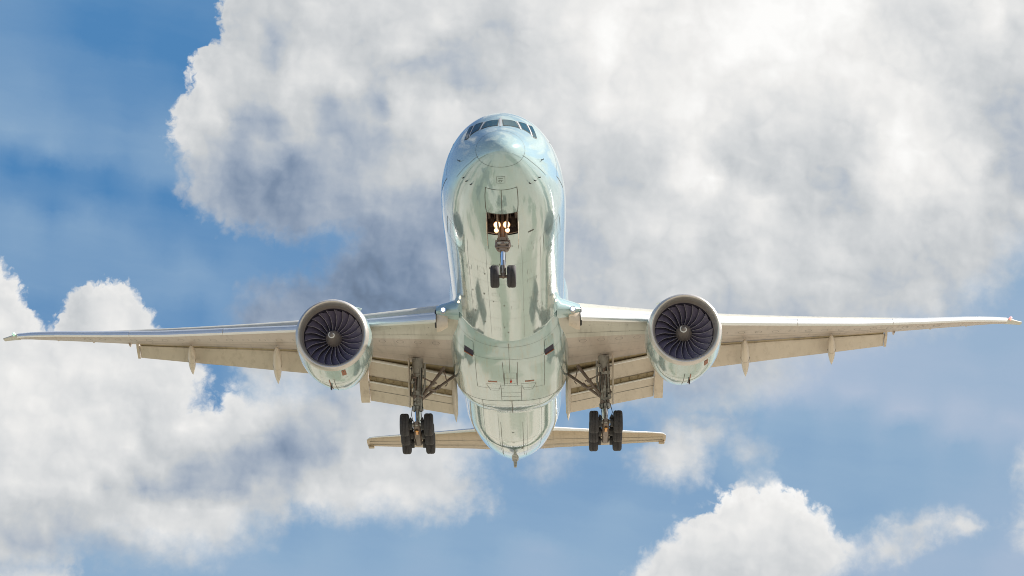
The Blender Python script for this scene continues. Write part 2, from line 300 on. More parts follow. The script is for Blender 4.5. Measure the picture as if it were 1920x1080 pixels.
M['canoe'] = weathered(material('fairing_tan', (.62, .535, .44), .34), (.62, .535, .44), .12, dirt=(.25, .2, .15), dirt_amt=.4)
M['slat'] = material('polished_slat', (.80, .81, .82), .24, .5)
M['lip'] = weathered(material('inlet_lip_metal', (.60, .565, .54), .36, .6), (.60, .565, .54), .1, streak=(1, 1, 1))
M['liner'] = weathered(material('inlet_liner', (.46, .41, .37), .38, .3), (.46, .41, .37), .12)
M['bright_edge'] = material('bright_metal_edge', (.80, .80, .80), .32, .35)
M['chrome'] = material('chrome', (.86, .87, .89), .08, 1.0)
M['blade'] = material('fan_blade_composite', (.16, .142, .22), .30, .0, .3)
M['blade_edge'] = material('fan_blade_titanium', (.66, .63, .68), .45, .3)
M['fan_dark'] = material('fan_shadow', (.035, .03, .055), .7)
M['tail_skin'] = weathered(material('tailplane_tan', (.46, .36, .25), .4), (.46, .36, .25), .22, streak=(.12, 2.6, 2.6), dirt=(.22, .16, .10), dirt_amt=.45)  # spanwise streaks paint the rippled reflections into the skin colour
M['spinner'] = weathered(material('spinner_grey', (.25, .215, .195), .42), (.25, .215, .195), .2, streak=(1, 1, 1))
M['white'] = material('white_mark_and_edge_shine', (.80, .79, .76), .5)  # spinner spiral; on the flap edges it stands in for light from the sky
M['tyre'] = weathered(material('tyre_rubber', (.042, .039, .043), .75), (.042, .039, .043), .35, streak=(.4, 3, 3), dirt=(.075, .062, .058), dirt_amt=.5)
M['hub'] = material('wheel_hub', (.45, .44, .42), .4, .5)
M['gear'] = weathered(material('gear_grey', (.41, .40, .375), .42, .2), (.41, .40, .375), .3, streak=(3, 3, 3), dirt=(.06, .05, .04), dirt_amt=.7)
M['gear_brown'] = weathered(material('gear_brown', (.23, .18, .155), .40, .3), (.23, .18, .155), .3, streak=(3, 3, 3), dirt=(.05, .04, .035), dirt_amt=.6)
M['dark'] = material('dark_line', (.03, .028, .03), .5)
M['hose'] = material('black_hose', (.025, .025, .025), .45)
M['bay'] = weathered(material('gear_bay', (.085, .062, .068), .6), (.085, .062, .068), .3, streak=(3, 3, 3))
M['copper'] = material('lamp_copper', (.75, .36, .10), .3, .8)
M['glass'] = weathered(material('cockpit_glass', (.022, .066, .085), .06, 0, 0.0, 1.38), (.022, .066, .085), .5, streak=(1.2, 1.2, 1.2))
M['frame'] = material('window_frame', (.55, .53, .52), .35, .3)
M['red'] = material('red_lens', (.55, .05, .02), .2)
M['green'] = material('green_lens', (.03, .38, .22), .2)
M['rust'] = material('vent_rust', (.28, .10, .05), .55)
def lamp(name, col, s):
    m = bpy.data.materials.new(name); m.use_nodes = True
    b = m.node_tree.nodes['Principled BSDF']
    b.inputs['Base Color'].default_value = (.9, .9, .9, 1); b.inputs['Emission Color'].default_value = (*col, 1); b.inputs['Emission Strength'].default_value = s
    return m
M['lamp'] = lamp('lit_lamp', (1.0, .72, .36), 2.2)
M['lamp_rim'] = lamp('lamp_glow_rim', (1.0, .40, .06), .42)  # emission on the housing rim stands in for the orange glow round the lamp
M['lamp_dim'] = lamp('small_lit_lamp', (1.0, .80, .50), 1.1)
M['lamp_red'] = lamp('lit_red_lamp', (1.0, .06, .03), .5)
M['lamp_green'] = lamp('lit_green_lamp', (.05, .9, .5), .2)

# ------------------------------------------------------------------ mesh helper (everything in aircraft axes: X right of picture, Y aft, Z up; nose at Y=0)
def V3(*a): return np.array(a, float)
class MB:
    def __init__(s): s.v, s.f, s.m = [], [], []
    def add(s, vs, fs, mat=0):
        o = len(s.v); s.v += [tuple(map(float, p)) for p in vs]
        for f in fs: s.f.append([i+o for i in f]); s.m.append(mat)
        return s
    def loft(s, rings, mat=0, closed=True, cap0=False, cap1=False, matf=None):
        n = len(rings[0]); vs = [p for r in rings for p in r]; fs, ms = [], []
        for i in range(len(rings)-1):
            for k in range(n if closed else n-1):
                k2 = (k+1) % n
                fs.append([i*n+k, i*n+k2, (i+1)*n+k2, (i+1)*n+k]); ms.append(matf(i, k) if matf else mat)
        if cap0: fs.append(list(range(n))[::-1]); ms.append(mat)
        if cap1: fs.append([(len(rings)-1)*n+k for k in range(n)]); ms.append(mat)
        o = len(s.v); s.v += [tuple(map(float, p)) for p in vs]
        for f, m in zip(fs, ms): s.f.append([i+o for i in f]); s.m.append(m)
        return s
    def tube(s, pts, r, n=10, mat=0, cap=True):
        pts = [V3(*p) for p in pts]; rs = r if isinstance(r, (list, tuple)) else [r]*len(pts)
        rings = []; up = None
        for i, p in enumerate(pts):
            t = (pts[min(i+1, len(pts)-1)]-pts[max(i-1, 0)]); t = t/np.linalg.norm(t)
            if up is None: up = V3(0, 0, 1) if abs(t[2]) < .9 else V3(1, 0, 0)
            a = np.cross(t, up); a /= np.linalg.norm(a); b = np.cross(a, t); up = b
            rings.append([p+rs[i]*(a*math.cos(2*math.pi*k/n)+b*math.sin(2*math.pi*k/n)) for k in range(n)])
        return s.loft(rings, mat, True, cap, cap)
    def box(s, c, size, mat=0, rot=None, bev=0.0):
        hx, hy, hz = [q/2 for q in size]; R = np.array(rot) if rot is not None else np.eye(3)
        e = min(bev, hx*.9, hy*.9, hz*.9)
        if e <= 0:
            vs = [V3(x, y, z) for x in (-hx, hx) for y in (-hy, hy) for z in (-hz, hz)]
            fs = [[0,1,3,2],[4,6,7,5],[0,4,5,1],[2,3,7,6],[0,2,6,4],[1,5,7,3]]
            return s.add([R@v+V3(*c) for v in vs], fs, mat)
        rings = []
        def rect(ax, ay, z, ch):
            return [V3(*p) for p in ((-ax+ch,-ay,z),(ax-ch,-ay,z),(ax,-ay+ch,z),(ax,ay-ch,z),(ax-ch,ay,z),(-ax+ch,ay,z),(-ax,ay-ch,z),(-ax,-ay+ch,z))]
        for ax, ay, z in ((hx-e, hy-e, -hz), (hx, hy, -hz+e), (hx, hy, hz-e), (hx-e, hy-e, hz)): rings.append([R@p+V3(*c) for p in rect(ax, ay, z, e)])
        return s.loft(rings, mat, True, True, True)
    def lathe(s, prof, c=(0, 0, 0), axis='Y', n=40, mat=0, matf=None, cap0=False, cap1=False):
        """prof: (position along the axis, radius)"""
        rings = []
        for a, r in prof:
            ring = []
            for k in range(n):
                q = 2*math.pi*k/n; p, w = r*math.cos(q), r*math.sin(q)
                ring.append(V3(*c)+(V3(p, a, w) if axis == 'Y' else V3(a, p, w) if axis == 'X' else V3(p, w, a)))
            rings.append(ring)
        return s.loft(rings, mat, True, cap0, cap1, matf)
    def ribbon(s, P, Nn, w, mat=0, closed=False):
        """flat strip of width w along points P lying on a surface with normals Nn"""
        P = [V3(*p) for p in P]; L, R = [], []
        for i, p in enumerate(P):
            a = P[(i-1) % len(P)] if (i or closed) else P[i]; b = P[(i+1) % len(P)] if (i < len(P)-1 or closed) else P[i]
            t = b-a; t /= (np.linalg.norm(t)+1e-9); sd = np.cross(V3(*Nn[i]), t); sd /= (np.linalg.norm(sd)+1e-9)
            L.append(p+sd*w/2); R.append(p-sd*w/2)
        n = len(P); fs = [[i, (i+1) % n, n+(i+1) % n, n+i] for i in range(n if closed else n-1)]
        return s.add(L+R, fs, mat)
    def build(s, name, mats, parent=None, smooth=38, loc=None):
        me = bpy.data.meshes.new(name); off = BASE if loc is None else Vector((0, 0, 0))
        me.from_pydata([(v[0], v[1], v[2]) for v in s.v], [], s.f)
        for m in mats: me.materials.append(M[m])
        me.polygons.foreach_set('material_index', s.m)
        bm = bmesh.new(); bm.from_mesh(me); bmesh.ops.recalc_face_normals(bm, faces=bm.faces[:]); bm.to_mesh(me); bm.free()
        if smooth:
            me.polygons.foreach_set('use_smooth', [True]*len(me.polygons)); me.set_sharp_from_angle(angle=rad(smooth))
        o = bpy.data.objects.new(name, me); COL.objects.link(o)
        if parent is not None: o.parent = parent
        if parent is ROOT and loc is None: o.location = -BASE
        return o

ROOT = bpy.data.objects.new('airliner', None); COL.objects.link(ROOT)
ROOT.empty_display_size = 5
ROOT.matrix_world = Matrix.Translation(ORG + ROT @ BASE) @ ROT.to_4x4()
ROOT['label'] = 'pale green twin-engine airliner on landing approach under clouds with wheels and flaps down'
ROOT['category'] = 'airplane'

# ------------------------------------------------------------------ fuselage surface
FT = np.array([  # Y, half width, top, bottom, height of the widest point
 (0, 0, -.95, -.95, -.95), (.1, .36, -.64, -1.26, -.95), (.3, .63, -.38, -1.50, -.93), (.6, .90, -.10, -1.71, -.90), (1.0, 1.16, .20, -1.92, -.86), (1.5, 1.42, .53, -2.12, -.80),
 (2.2, 1.72, .95, -2.33, -.70), (3.1, 2.05, 1.60, -2.55, -.55), (4, 2.33, 2.25, -2.71, -.42), (5, 2.58, 2.65, -2.83, -.30), (6, 2.77, 2.88, -2.91, -.20), (8, 3.0, 3.06, -3.03, -.08),
 (10, 3.10, 3.12, -3.08, -.02), (12, 3.135, 3.13, -3.1, 0), (30, 3.12, 3.12, -3.1, 0), (50, 3.1, 3.1, -3.1, 0), (52, 3.08, 3.1, -3.02, .02), (55, 2.95, 3.1, -2.70, .15), (60, 2.56, 3.1, -1.98, .5),
 (65, 1.98, 3.05, -1.05, .95), (70, 1.10, 2.75, .15, 1.4), (73, .40, 2.35, 1.0, 1.65), (73.8, .10, 2.0, 1.6, 1.8)])
def pchip(x, y):
    h = np.diff(x); d = np.diff(y)/h; m = np.zeros_like(y)
    for i in range(1, len(x)-1):
        if d[i-1]*d[i] > 0:
            w1, w2 = 2*h[i]+h[i-1], h[i]+2*h[i-1]; m[i] = (w1+w2)/(w1/d[i-1]+w2/d[i])
    m[0], m[-1] = d[0], d[-1]
    def f(q):
        q = min(max(q, x[0]), x[-1]); i = min(max(int(np.searchsorted(x, q))-1, 0), len(x)-2); t = (q-x[i])/h[i]
        return ((1+2*t)*(1-t)**2)*y[i]+(t*(1-t)**2)*h[i]*m[i]+(t*t*(3-2*t))*y[i+1]+(t*t*(t-1))*h[i]*m[i+1]
    return f
_fs = np.sqrt(FT[:, 0])
_F = [pchip(_fs, FT[:, k]) for k in range(1, 5)]
def fus(Y, th, off=0.0):
    s = math.sqrt(max(Y, 0)); w, t, b, m = [f(s) for f in _F]
    c, q = math.cos(th), math.sin(th)
    return V3((w+off)*c, Y, m+((t-m) if q > 0 else (m-b))*q + off*q)
def fus_n(Y, th):
    e = 1e-3; a = fus(Y+e, th)-fus(max(Y-e, 1e-4), th); b = fus(Y, th+e)-fus(Y, th-e)
    n = np.cross(b, a); n /= np.linalg.norm(n)
    return n if n @ V3(math.cos(th), 0, math.sin(th)) > 0 else -n
def fus_off(Y, th, o): return fus(Y, th)+fus_n(Y, th)*o
def th_at_x(Y, x, under=True):
    w = _F[0](math.sqrt(Y)); a = math.acos(max(-1, min(1, x/w))); return -a if under else a

# ------------------------------------------------------------------ ground (only its light and reflections reach the picture)
def grid_sheet(name, x0, x1, y0, y1, z, mat, label=None):
    me = bpy.data.meshes.new(name); me.from_pydata([(x0, y0, z), (x1, y0, z), (x1, y1, z), (x0, y1, z)], [], [(0, 1, 2, 3)]); me.materials.append(mat)
    o = bpy.data.objects.new(name, me); COL.objects.link(o); o['kind'] = 'structure'
    if label: o['label'] = label
    return o
def ground_material():
    m = bpy.data.materials.new('dry_grass_ground'); m.use_nodes = True; N = NT(m.node_tree); b = m.node_tree.nodes['Principled BSDF']
    p = N.node('ShaderNodeTexCoord').outputs['Object']
    big = N.noise(p, .012, 5.0, .6); mid = N.noise(p, .06, 6.0, .65); fine = N.noise(p, 1.1, 6.0, .7)
    c = N.mix(N.rng(big, .42, .58, smooth=True), (.47, .41, .335, 1), (.37, .335, .265, 1))
    c = N.mix(N.rng(mid, .50, .62, smooth=True), c, (.47, .425, .365, 1))
    v = N.node('ShaderNodeTexVoronoi', feature='F1'); N.put(v.inputs['Vector'], N.vec('ADD', N.vec('MULTIPLY', p, (1, .45, 1)), N.scale(N.vec('SUBTRACT', N.noise(p, .035, 5.0, .6, color=True), (.5, .5, .5)), 60.0))); v.inputs['Scale'].default_value = .026
    c = N.mix(N.rng(N.sep(v.outputs['Color'])[0], .52, .82), c, (.16, .175, .115, 1))
    c = N.mix(N.rng(N.sep(v.outputs['Color'])[1], .80, .84), c, (.52, .49, .43, 1))
    c = N.mix(N.rng(fine, .3, .7, 0, .3), c, (.18, .17, .10, 1))
    N.put(b.inputs['Base Color'], c); b.inputs['Roughness'].default_value = .95
    return m
grid_sheet('ground', -15000, 15000, -15000, 15000, 0, ground_material())
asph = weathered(material('runway_asphalt', (.06, .06, .06), .85), (.06, .06, .06), .25, streak=(.2, .02, .2))
conc = weathered(material('road_concrete', (.36, .34, .31), .85), (.36, .34, .31), .15, streak=(.1, .1, .1))
mark = material('runway_paint', (.75, .75, .72), .7)
grid_sheet('runway', -24, 24, 420, 3400, .004, asph)
grid_sheet('road', -900, 900, 20, 31, .004, conc)
me = bpy.data.meshes.new('runway_markings'); vs = []; fs = []
for k in range(12):
    x = (k-5.5)*3.6 + (1.2 if k > 5 else -1.2); o = len(vs); vs += [(x-.9, 430, .008), (x+.9, 430, .008), (x+.9, 470, .008), (x-.9, 470, .008)]; fs.append((o, o+1, o+2, o+3))
for k in range(40):
    o = len(vs); y = 520+k*60; vs += [(-.45, y, .008), (.45, y, .008), (.45, y+30, .008), (-.45, y+30, .008)]; fs.append((o, o+1, o+2, o+3))
me.from_pydata(vs, [], fs); me.materials.append(mark)
o = bpy.data.objects.new('runway_markings', me); COL.objects.link(o); o['kind'] = 'structure'

# far wood round the airfield: too low to be seen, but it darkens the reflections along the flanks
def distant_wood():
    rnd = random.Random(5); vs, fs = [], []; n = 360
    for k in range(n):
        q = 2*math.pi*k/n; r = 620+140*math.sin(3*q+1)+60*math.sin(11*q); h = (13+9*rnd.random())*(1 if abs(math.sin(q*2.5)) > .12 else .35)
        for dr, z in ((-22, 0), (-14, h*.72), (0, h), (16, h*.8), (26, 0)): vs.append(((r+dr+rnd.uniform(-5, 5))*math.cos(q), (r+dr+rnd.uniform(-5, 5))*math.sin(q)+60, z))
    for k in range(n):
        for j in range(4): a = k*5+j; b_ = ((k+1) % n)*5+j; fs.append((a, b_, b_+1, a+1))
    me = bpy.data.meshes.new('distant_wood'); me.from_pydata(vs, [], fs)
    m = weathered(material('dark_foliage', (.055, .08, .04), .9), (.055, .08, .04), .6, streak=(.1, .1, .1)); me.materials.append(m)
    o = bpy.data.objects.new('distant_wood', me); COL.objects.link(o); o['kind'] = 'stuff'; o['label'] = 'dark green wood far off round the airfield'; o['category'] = 'wood'
distant_wood()

# ------------------------------------------------------------------ fuselage
def fuselage():
    B = MB(); NN = 88
    ys = [(.02+.98*(i/26.0))**2*12 for i in range(27)] + list(np.linspace(12, 50, 39)[1:]) + list(np.linspace(50, 73.8, 40)[1:])
    rings = [[fus(Y, 2*math.pi*k/NN) for k in range(NN)] for Y in ys]
    B.loft(rings, 0, True, True, True)
    o = B.build('fuselage', ['paint', 'seam', 'bay', 'belly', 'seam_fine', 'gear_brown', 'glass'], ROOT, smooth=50)
    # opening for the nose wheel bay
    bm = bmesh.new(); bm.from_mesh(o.data)
    X0, Y0, Y1 = .73, 4.22, 6.85
    for co, no in (((X0, 0, 0), (1, 0, 0)), ((-X0, 0, 0), (1, 0, 0)), ((0, Y0, 0), (0, 1, 0)), ((0, Y1, 0), (0, 1, 0))):
        near = [f for f in bm.faces if 3 < f.calc_center_median().y < 8 and f.calc_center_median().z < -1]
        ge = set(e for f in near for e in f.edges) | set(v for f in near for v in f.verts) | set(near)
        bmesh.ops.bisect_plane(bm, geom=list(ge), plane_co=co, plane_no=no)
    kill = [f for f in bm.faces if abs(f.calc_center_median().x) < X0 and Y0 < f.calc_center_median().y < Y1 and f.calc_center_median().z < -2]
    bmesh.ops.delete(bm, geom=kill, context='FACES'); bm.to_mesh(o.data); bm.free()
    # bay lining and panel seams, joined into the same mesh
    D = MB()
    bx = [(-X0, Y0), (X0, Y0), (X0, Y1), (-X0, Y1)]
    zb = [float(fus(y, th_at_x(y, x))[2])+.012 for x, y in bx]
    top = -1.35
    vs = [V3(bx[i][0], bx[i][1], zb[i]) for i in range(4)] + [V3(bx[i][0], bx[i][1], top) for i in range(4)]
    D.add(vs, [[0,1,5,4],[1,2,6,5],[2,3,7,6],[3,0,4,7],[4,5,6,7]], 2)
    for x in (-.5, -.25, .25, .5): D.box((x, 5.5, -1.5), (.06, 2.4, .22), 2)
    for y in (4.6, 5.2, 5.8, 6.4): D.box((0, y, -1.42), (1.4, .06, .12), 2)
    for x in (-.62, -.4, .38, .6): D.tube([(x, 4.4, -2.2), (x*.95, 5.4, -1.75), (x, 6.8, -2.1)], .03, 6, 5)
    for x in (-.66, .66): D.box((x, 5.3, -2.25), (.08, 1.7, .16), 5); D.box((x*.8, 6.80, -2.3), (.22, .06, .5), 5)
    for z in (-1.7, -2.05, -2.4): D.box((0, 6.82, z), (1.4, .05, .07), 5)
    def line(pts, w=.03, closed=False, steps=1, off=.006, mat=1):
        P, Nn = [], []
        n = len(pts)
        for i in range(n if closed else n-1):
            a, b = pts[i], pts[(i+1) % n]
            for k in range(steps):
                t = k/steps; Y, th = a[0]+(b[0]-a[0])*t, a[1]+(b[1]-a[1])*t
                P.append(fus_off(Y, th, off)); Nn.append(fus_n(Y, th))
        if not closed: P.append(fus_off(*pts[-1], off)); Nn.append(fus_n(*pts[-1]))
        D.ribbon(P, Nn, w, mat, closed)
    # radome joint: a tilted ring
    line([(.93+.42*math.sin(2*math.pi*k/72), 2*math.pi*k/72) for k in range(72)], .018, True, mat=4)
    for th in (-.28, math.pi+.28):                   # diverter strips / skin joints on the nose
        line([(.25, th), (.93+.42*math.sin(th)-.04, th)], .010, steps=8, mat=4)
    for sg in (0, 1):
        f = (lambda a: a) if sg == 0 else (lambda a: math.pi-a)
        line([(.80, f(-.12)), (1.6, f(-.19)), (2.6, f(-.235)), (3.5, f(-.275))], .018, steps=6, mat=4)
        line([(5.3, f(.52)), (5.3, f(-.10)), (7.55, f(-.09)), (7.55, f(.60)), (5.3, f(.52))], .03, steps=8)    # forward cabin door outline
        line([(8.6, f(-.88)), (8.6, f(-.45)), (11.3, f(-.45)), (11.3, f(-.88)), (8.6, f(-.88))], .025, steps=8)  # cargo door outline
        line([(2.0, f(th_at_x(2.05, .74))), (4.2, f(th_at_x(4.2, .735)))], .035, steps=10)
    line([(2.03, th_at_x(2.05, -.74)), (2.0, th_at_x(2.05, -.4)), (1.99, -math.pi/2), (2.0, th_at_x(2.05, .4)), (2.03, th_at_x(2.05, .74))], .035, steps=4)
    line([(2.0, -math.pi/2), (4.21, -math.pi/2)], .03, steps=12)
    line([(4.21, th_at_x(4.21, -.74)), (4.21, th_at_x(4.21, .74))], .045, steps=8)
    for xx in (-.74, .74): line([(6.85, th_at_x(6.85, xx)), (9.0, th_at_x(9.0, xx))], .02, steps=8)
    sq = [(1.04, .19), (1.04, -.19), (1.48, -.19), (1.48, .19)]                      # small placard panel under the chin
    line([(y, th_at_x(y, x)) for y, x in sq] + [(1.04, th_at_x(1.04, .19))], .014, steps=3)
    line([(y, th_at_x(y, x)) for y, x in ((1.15, -.12), (1.15, .10))], .022, steps=3)
    line([(y, th_at_x(y, x)) for y, x in ((1.27, .12), (1.27, -.02), (1.32, -.12), (1.39, -.06), (1.39, .02), (1.30, .03))], .024, steps=2)
    for Y in (11.5, 14.8, 18.1, 21.4): line([(Y, -math.pi*.93+math.pi*.86*k/40) for k in range(41)], .012, mat=4)
    for Y in (50.5, 54.0, 57.5): line([(Y, -math.pi*.93+math.pi*.86*k/40) for k in range(41)], .016, mat=4)
    for xx in (-.75, .62): line([(Y, th_at_x(Y, xx)) for Y in np.linspace(45.5, 58.5, 20)], .028)
    for Y in (48, 51, 54.2, 57.0): line([(Y, th_at_x(Y, -.09)), (Y, th_at_x(Y, .06))], .12)
    line([(53, th_at_x(53, .55)), (54.0, th_at_x(54.0, .5))], .10)
    rp = random.Random(3)                                                           # lap joints, access panels and drains along the belly
    for th in (-.55, -.95, -1.28): 
        for f in ((lambda t: t), (lambda t: -math.pi-t)):
            line([(Y, f(th)) for Y in np.linspace(9.0, 25.5, 34)], .010, mat=4); line([(Y, f(th)) for Y in np.linspace(43.5, 60, 30)], .014, mat=4)
    for k in range(26):
        Y, th = rp.uniform(8, 25), -math.pi/2+rp.uniform(-.75, .75); a_, b_ = rp.uniform(.12, .42), rp.uniform(.03, .085)
        line([(Y, th-b_), (Y, th+b_), (Y+a_*2, th+b_), (Y+a_*2, th-b_), (Y, th-b_)], .012, steps=3, mat=4)
    for k in range(16):
        Y, th = rp.uniform(8, 25), -math.pi/2+rp.uniform(-.6, .6); line([(Y, th), (Y+rp.uniform(.10, .3), th)], rp.uniform(.04, .09))
    for k in range(92):                                                             # cabin window row, out of sight from below
        Y = 9.2+.533*k
        if 18.0 < Y < 19.6 or 35.6 < Y < 37.2 or 50.5 < Y < 52: continue
        for f in ((lambda t: t), (lambda t: math.pi-t)):
            q = [fus_off(Y+.13*math.copysign(abs(math.cos(a_))**.6, math.cos(a_)), f(.20+.058*math.copysign(abs(math.sin(a_))**.6, math.sin(a_))), .005) for a_ in np.linspace(0, 2*math.pi, 13)[:-1]]
            D.add(q, [list(range(12))], 6)
    line([(7.15, -1.137), (7.15, -1.035)], .16, steps=3)                               # drain slot right of the nose wheel
    me2 = D.build('seams', ['paint', 'seam', 'bay', 'belly', 'seam_fine', 'gear_brown', 'glass'], None, smooth=0, loc=Vector((0, 0, 0)))
    bm = bmesh.new(); bm.from_mesh(o.data); bm.from_mesh(me2.data); bm.to_mesh(o.data); bm.free()
    o.data.polygons.foreach_set('use_smooth', [True]*len(o.data.polygons)); o.data.set_sharp_from_angle(angle=rad(40))
    md = me2.data; bpy.data.objects.remove(me2); bpy.data.meshes.remove(md)
    return o
FUS = fuselage()

def patch(B, q, off, mat, n=7, shrink=0.0):
    q = [V3(*p) for p in q]; c = sum(q)/4; q = [c+(p-c)*(1+shrink) for p in q]
    vs = []
    for i in range(n):
        for j in range(n):
            s, t = i/(n-1), j/(n-1)
            Y, th = (q[0]*(1-s)*(1-t)+q[1]*s*(1-t)+q[2]*s*t+q[3]*(1-s)*t)
            vs.append(fus_off(Y, th, off))
    B.add(vs, [[i*n+j, (i+1)*n+j, (i+1)*n+j+1, i*n+j+1] for i in range(n-1) for j in range(n-1)], mat)
W1 = [(3.14, 1.535), (3.22, 1.235), (2.50, 1.05), (2.29, 1.505)]
W2 = [(3.30, 1.165), (3.52, 1.00), (2.78, .735), (2.60, .99)]
W3 = [(3.56, .94), (3.82, .865), (3.06, .565), (2.70, .64)]
for quad in (W1, W2, W3):
    for sg in (0, 1):
        q = [(y, t if sg == 0 else math.pi-t) for y, t in quad]
        B = MB(); patch(B, q, .010, 1, shrink=.0); patch(B, q, .016, 0, shrink=-.10)
        B.build('cockpit_window', ['glass', 'seam'], FUS)
# pale posts round the windshield
for th0 in (math.pi/2,):
    B = MB(); P = [fus_off(Y, th0, .013) for Y in np.linspace(2.2, 3.35, 8)]; B.ribbon(P, [fus_n(Y, th0) for Y in np.linspace(2.2, 3.35, 8)], .10, 0); B.build('windshield_post', ['frame'], FUS)
for sg in (0, 1):
    f = (lambda t: t) if sg == 0 else (lambda t: math.pi-t)
    for (a, b) in (((2.50, 1.02), (3.27, 1.20)), ((2.72, .69), (3.56, .97))):
        B = MB(); P = [fus_off(a[0]+(b[0]-a[0])*k/7, f(a[1]+(b[1]-a[1])*k/7), .013) for k in range(8)]
        B.ribbon(P, [fus_n(a[0]+(b[0]-a[0])*k/7, f(a[1]+(b[1]-a[1])*k/7)) for k in range(8)], .075, 0); B.build('windshield_post', ['frame'], FUS)
# probes on the nose
for Y, th in ((2.8, 3.106), (2.70, .02), (2.74, -2.716), (2.62, -2.588), (2.48, -2.438), (2.59, -.58), (2.81, -.434), (2.39, -.733)):
    a = fus_off(Y, th, -.01); n = fus_n(Y, th); B = MB()
    B.tube([a, a+n*.09, a+n*.11+V3(0, -.06, 0), a+n*.11+V3(0, -.17, 0)], [.034, .02, .014, .008], 8)
    B.build('pitot_probe', ['dark'], FUS)
# belly antennas, drain masts, tail skid
for Y, x in ((9.6, 0), (14.2, .1)):
    z = fus(Y, th_at_x(Y, x))[2]; B = MB()
    B.loft([[V3(x+.05*s*w, Y+a+(1-w)*.12, z+.03-h) for a, s in ((-.2, 0), (-.05, 1), (.25, 0), (-.05, -1))] for h, w in ((0, 1), (.32, .55))], 0, True, True, True)
    B.build('blade_antenna', ['paint'], FUS)
B = MB(); z = fus(59.6, -math.pi/2)[2]
B.loft([[V3(wx*sx, 60.1+wy*sy, zz) for sx, sy in ((-1, -1), (1, -1), (1, 1), (-1, 1))] for wx, wy, zz in ((.24, .5, z+.15), (.21, .40, z-.06), (.15, .3, z-.14))], 0, True, True, True)
B.loft([[V3(wx*sx, 60.15+wy*sy, zz) for sx, sy in ((-1, -1), (1, -1), (1, 1), (-1, 1))] for wx, wy, zz in ((.13, .22, z-.12), (.10, .16, z-.56), (.07, .12, z-.60))], 0, True, True, True)
B.build('tail_skid', ['gear'], FUS, smooth=0)
for sx in (-1, 1):                                                # root lamps on the fuselage side
    p = fus(22.9, -.562 if sx > 0 else -math.pi+.562); B = MB()
    B.lathe([(-.07, .02), (-.05, .05), (0, .065), (.06, .065)], p, 'Y', 14, 0, cap0=True); B.build('landing_light', ['lamp_dim'], FUS)

# ------------------------------------------------------------------ wing-body fairing
FB = np.array([(24.6, 2.75, -2.45, 2.0), (25.4, 2.92, -2.86, 2.0), (26.0, 3.02, -3.12, 2.05), (27.0, 3.14, -3.34, 2.15), (28.2, 3.26, -3.52, 2.5), (30, 3.38, -3.60, 2.9), (33, 3.44, -3.66, 3.1), (37.2, 3.44, -3.66, 3.1), (38.6, 3.40, -3.62, 3.0), (40.5, 3.28, -3.44, 2.7), (42.4, 3.12, -3.15, 2.3), (44.5, 2.95, -2.8, 2.0)])
_B = [pchip(FB[:, 0], FB[:, k]) for k in (1, 2, 3)]
def fair(Y, a, off=0):
    """a: 0 right side, pi/2 keel, pi left side"""
    w, zb, n = [f(Y) for f in _B]; c, s = math.cos(a), math.sin(a)
    return V3((w+off)*math.copysign(abs(c)**(2/n), c), Y, -.75+(zb-off+.75)*abs(s)**(2/n))
def fair_n(Y, a):
    e = 2e-3; d1 = fair(Y+e, a)-fair(Y-e, a); d2 = fair(Y, a+e)-fair(Y, a-e); n = np.cross(d1, d2); n /= np.linalg.norm(n)+1e-9
    return n if n @ V3(math.cos(a), 0, -math.sin(a)) > 0 else -n
def fair_a(Y, x):
    w, zb, n = [f(Y) for f in _B]; return math.acos(math.copysign(min(1, abs(x)/w)**(n/2), x))
B = MB(); ys = list(np.linspace(24.6, 44.5, 60))
B.loft([[V3((_B[0](Y))*1.0, Y, .9)] + [fair(Y, math.pi*k/56) for k in range(57)] + [V3(-_B[0](Y), Y, .9)] for Y in ys], 0, False)
def fline(pts, w=.03, steps=1, off=.006, mat=1):
    P, Nn = [], []
    for i in range(len(pts)-1):
        for k in range(steps):
            t = k/steps; Y, x = pts[i][0]+(pts[i+1][0]-pts[i][0])*t, pts[i][1]+(pts[i+1][1]-pts[i][1])*t
            a = fair_a(Y, x); n = fair_n(Y, a); P.append(fair(Y, a)+n*off); Nn.append(n)
    a = fair_a(*pts[-1]); n = fair_n(pts[-1][0], a); P.append(fair(pts[-1][0], a)+n*off); Nn.append(n)
    B.ribbon(P, Nn, w, mat)
def frect(y0, y1, x0, x1, w=.03): fline([(y0, x0), (y0, x1), (y1, x1), (y1, x0), (y0, x0)], w, 6)
fline([(37.35, 3.3*math.cos(math.pi*k/50)) for k in range(1, 50)], .05)
fline([(41.9, 2.9*math.cos(math.pi*k/50)) for k in range(4, 47)], .035)
fline([(28.3, 3.2*math.cos(math.pi*k/50)) for k in range(3, 48)], .02)
fline([(26.6, 3.0*math.cos(math.pi*k/50)) for k in range(3, 48)], .02)
fline([(26.2, 0), (30.9, 0)], .025, 16)
frect(30.9, 33.2, -.32, .38); fline([(32.0, -.32), (32.0, .38)], .03, 4)
for s in (-1, 1): fline([(28.6, s*1.95+.03), (34.3, s*1.95+.03)], .022, 10); fline([(34.3, s*1.95+.03), (34.3, s*.4+.03)], .03, 6); fline([(28.8, s*.42+.03), (33.6, s*.38+.03)], .03, 8)
frect(33.7, 37.2, -.55, .62); fline([(35.4, -.55), (35.4, .62)], .03, 5); fline([(36.3, -.55), (36.3, .62)], .03, 5)
for s in (-1, 1):
    fline([(33.3, s*1.45+.05), (33.3, s*.55+.05)], .03, 4)
    fline([(33.5, s*1.42+.05), (34.8, s*1.2+.05), (34.8, s*.75+.05), (33.5, s*.6+.05)], .022, 3)
    fline([(32.75, s*1.32+.05), (32.75, s*.80+.05)], .30, 4, mat=2)
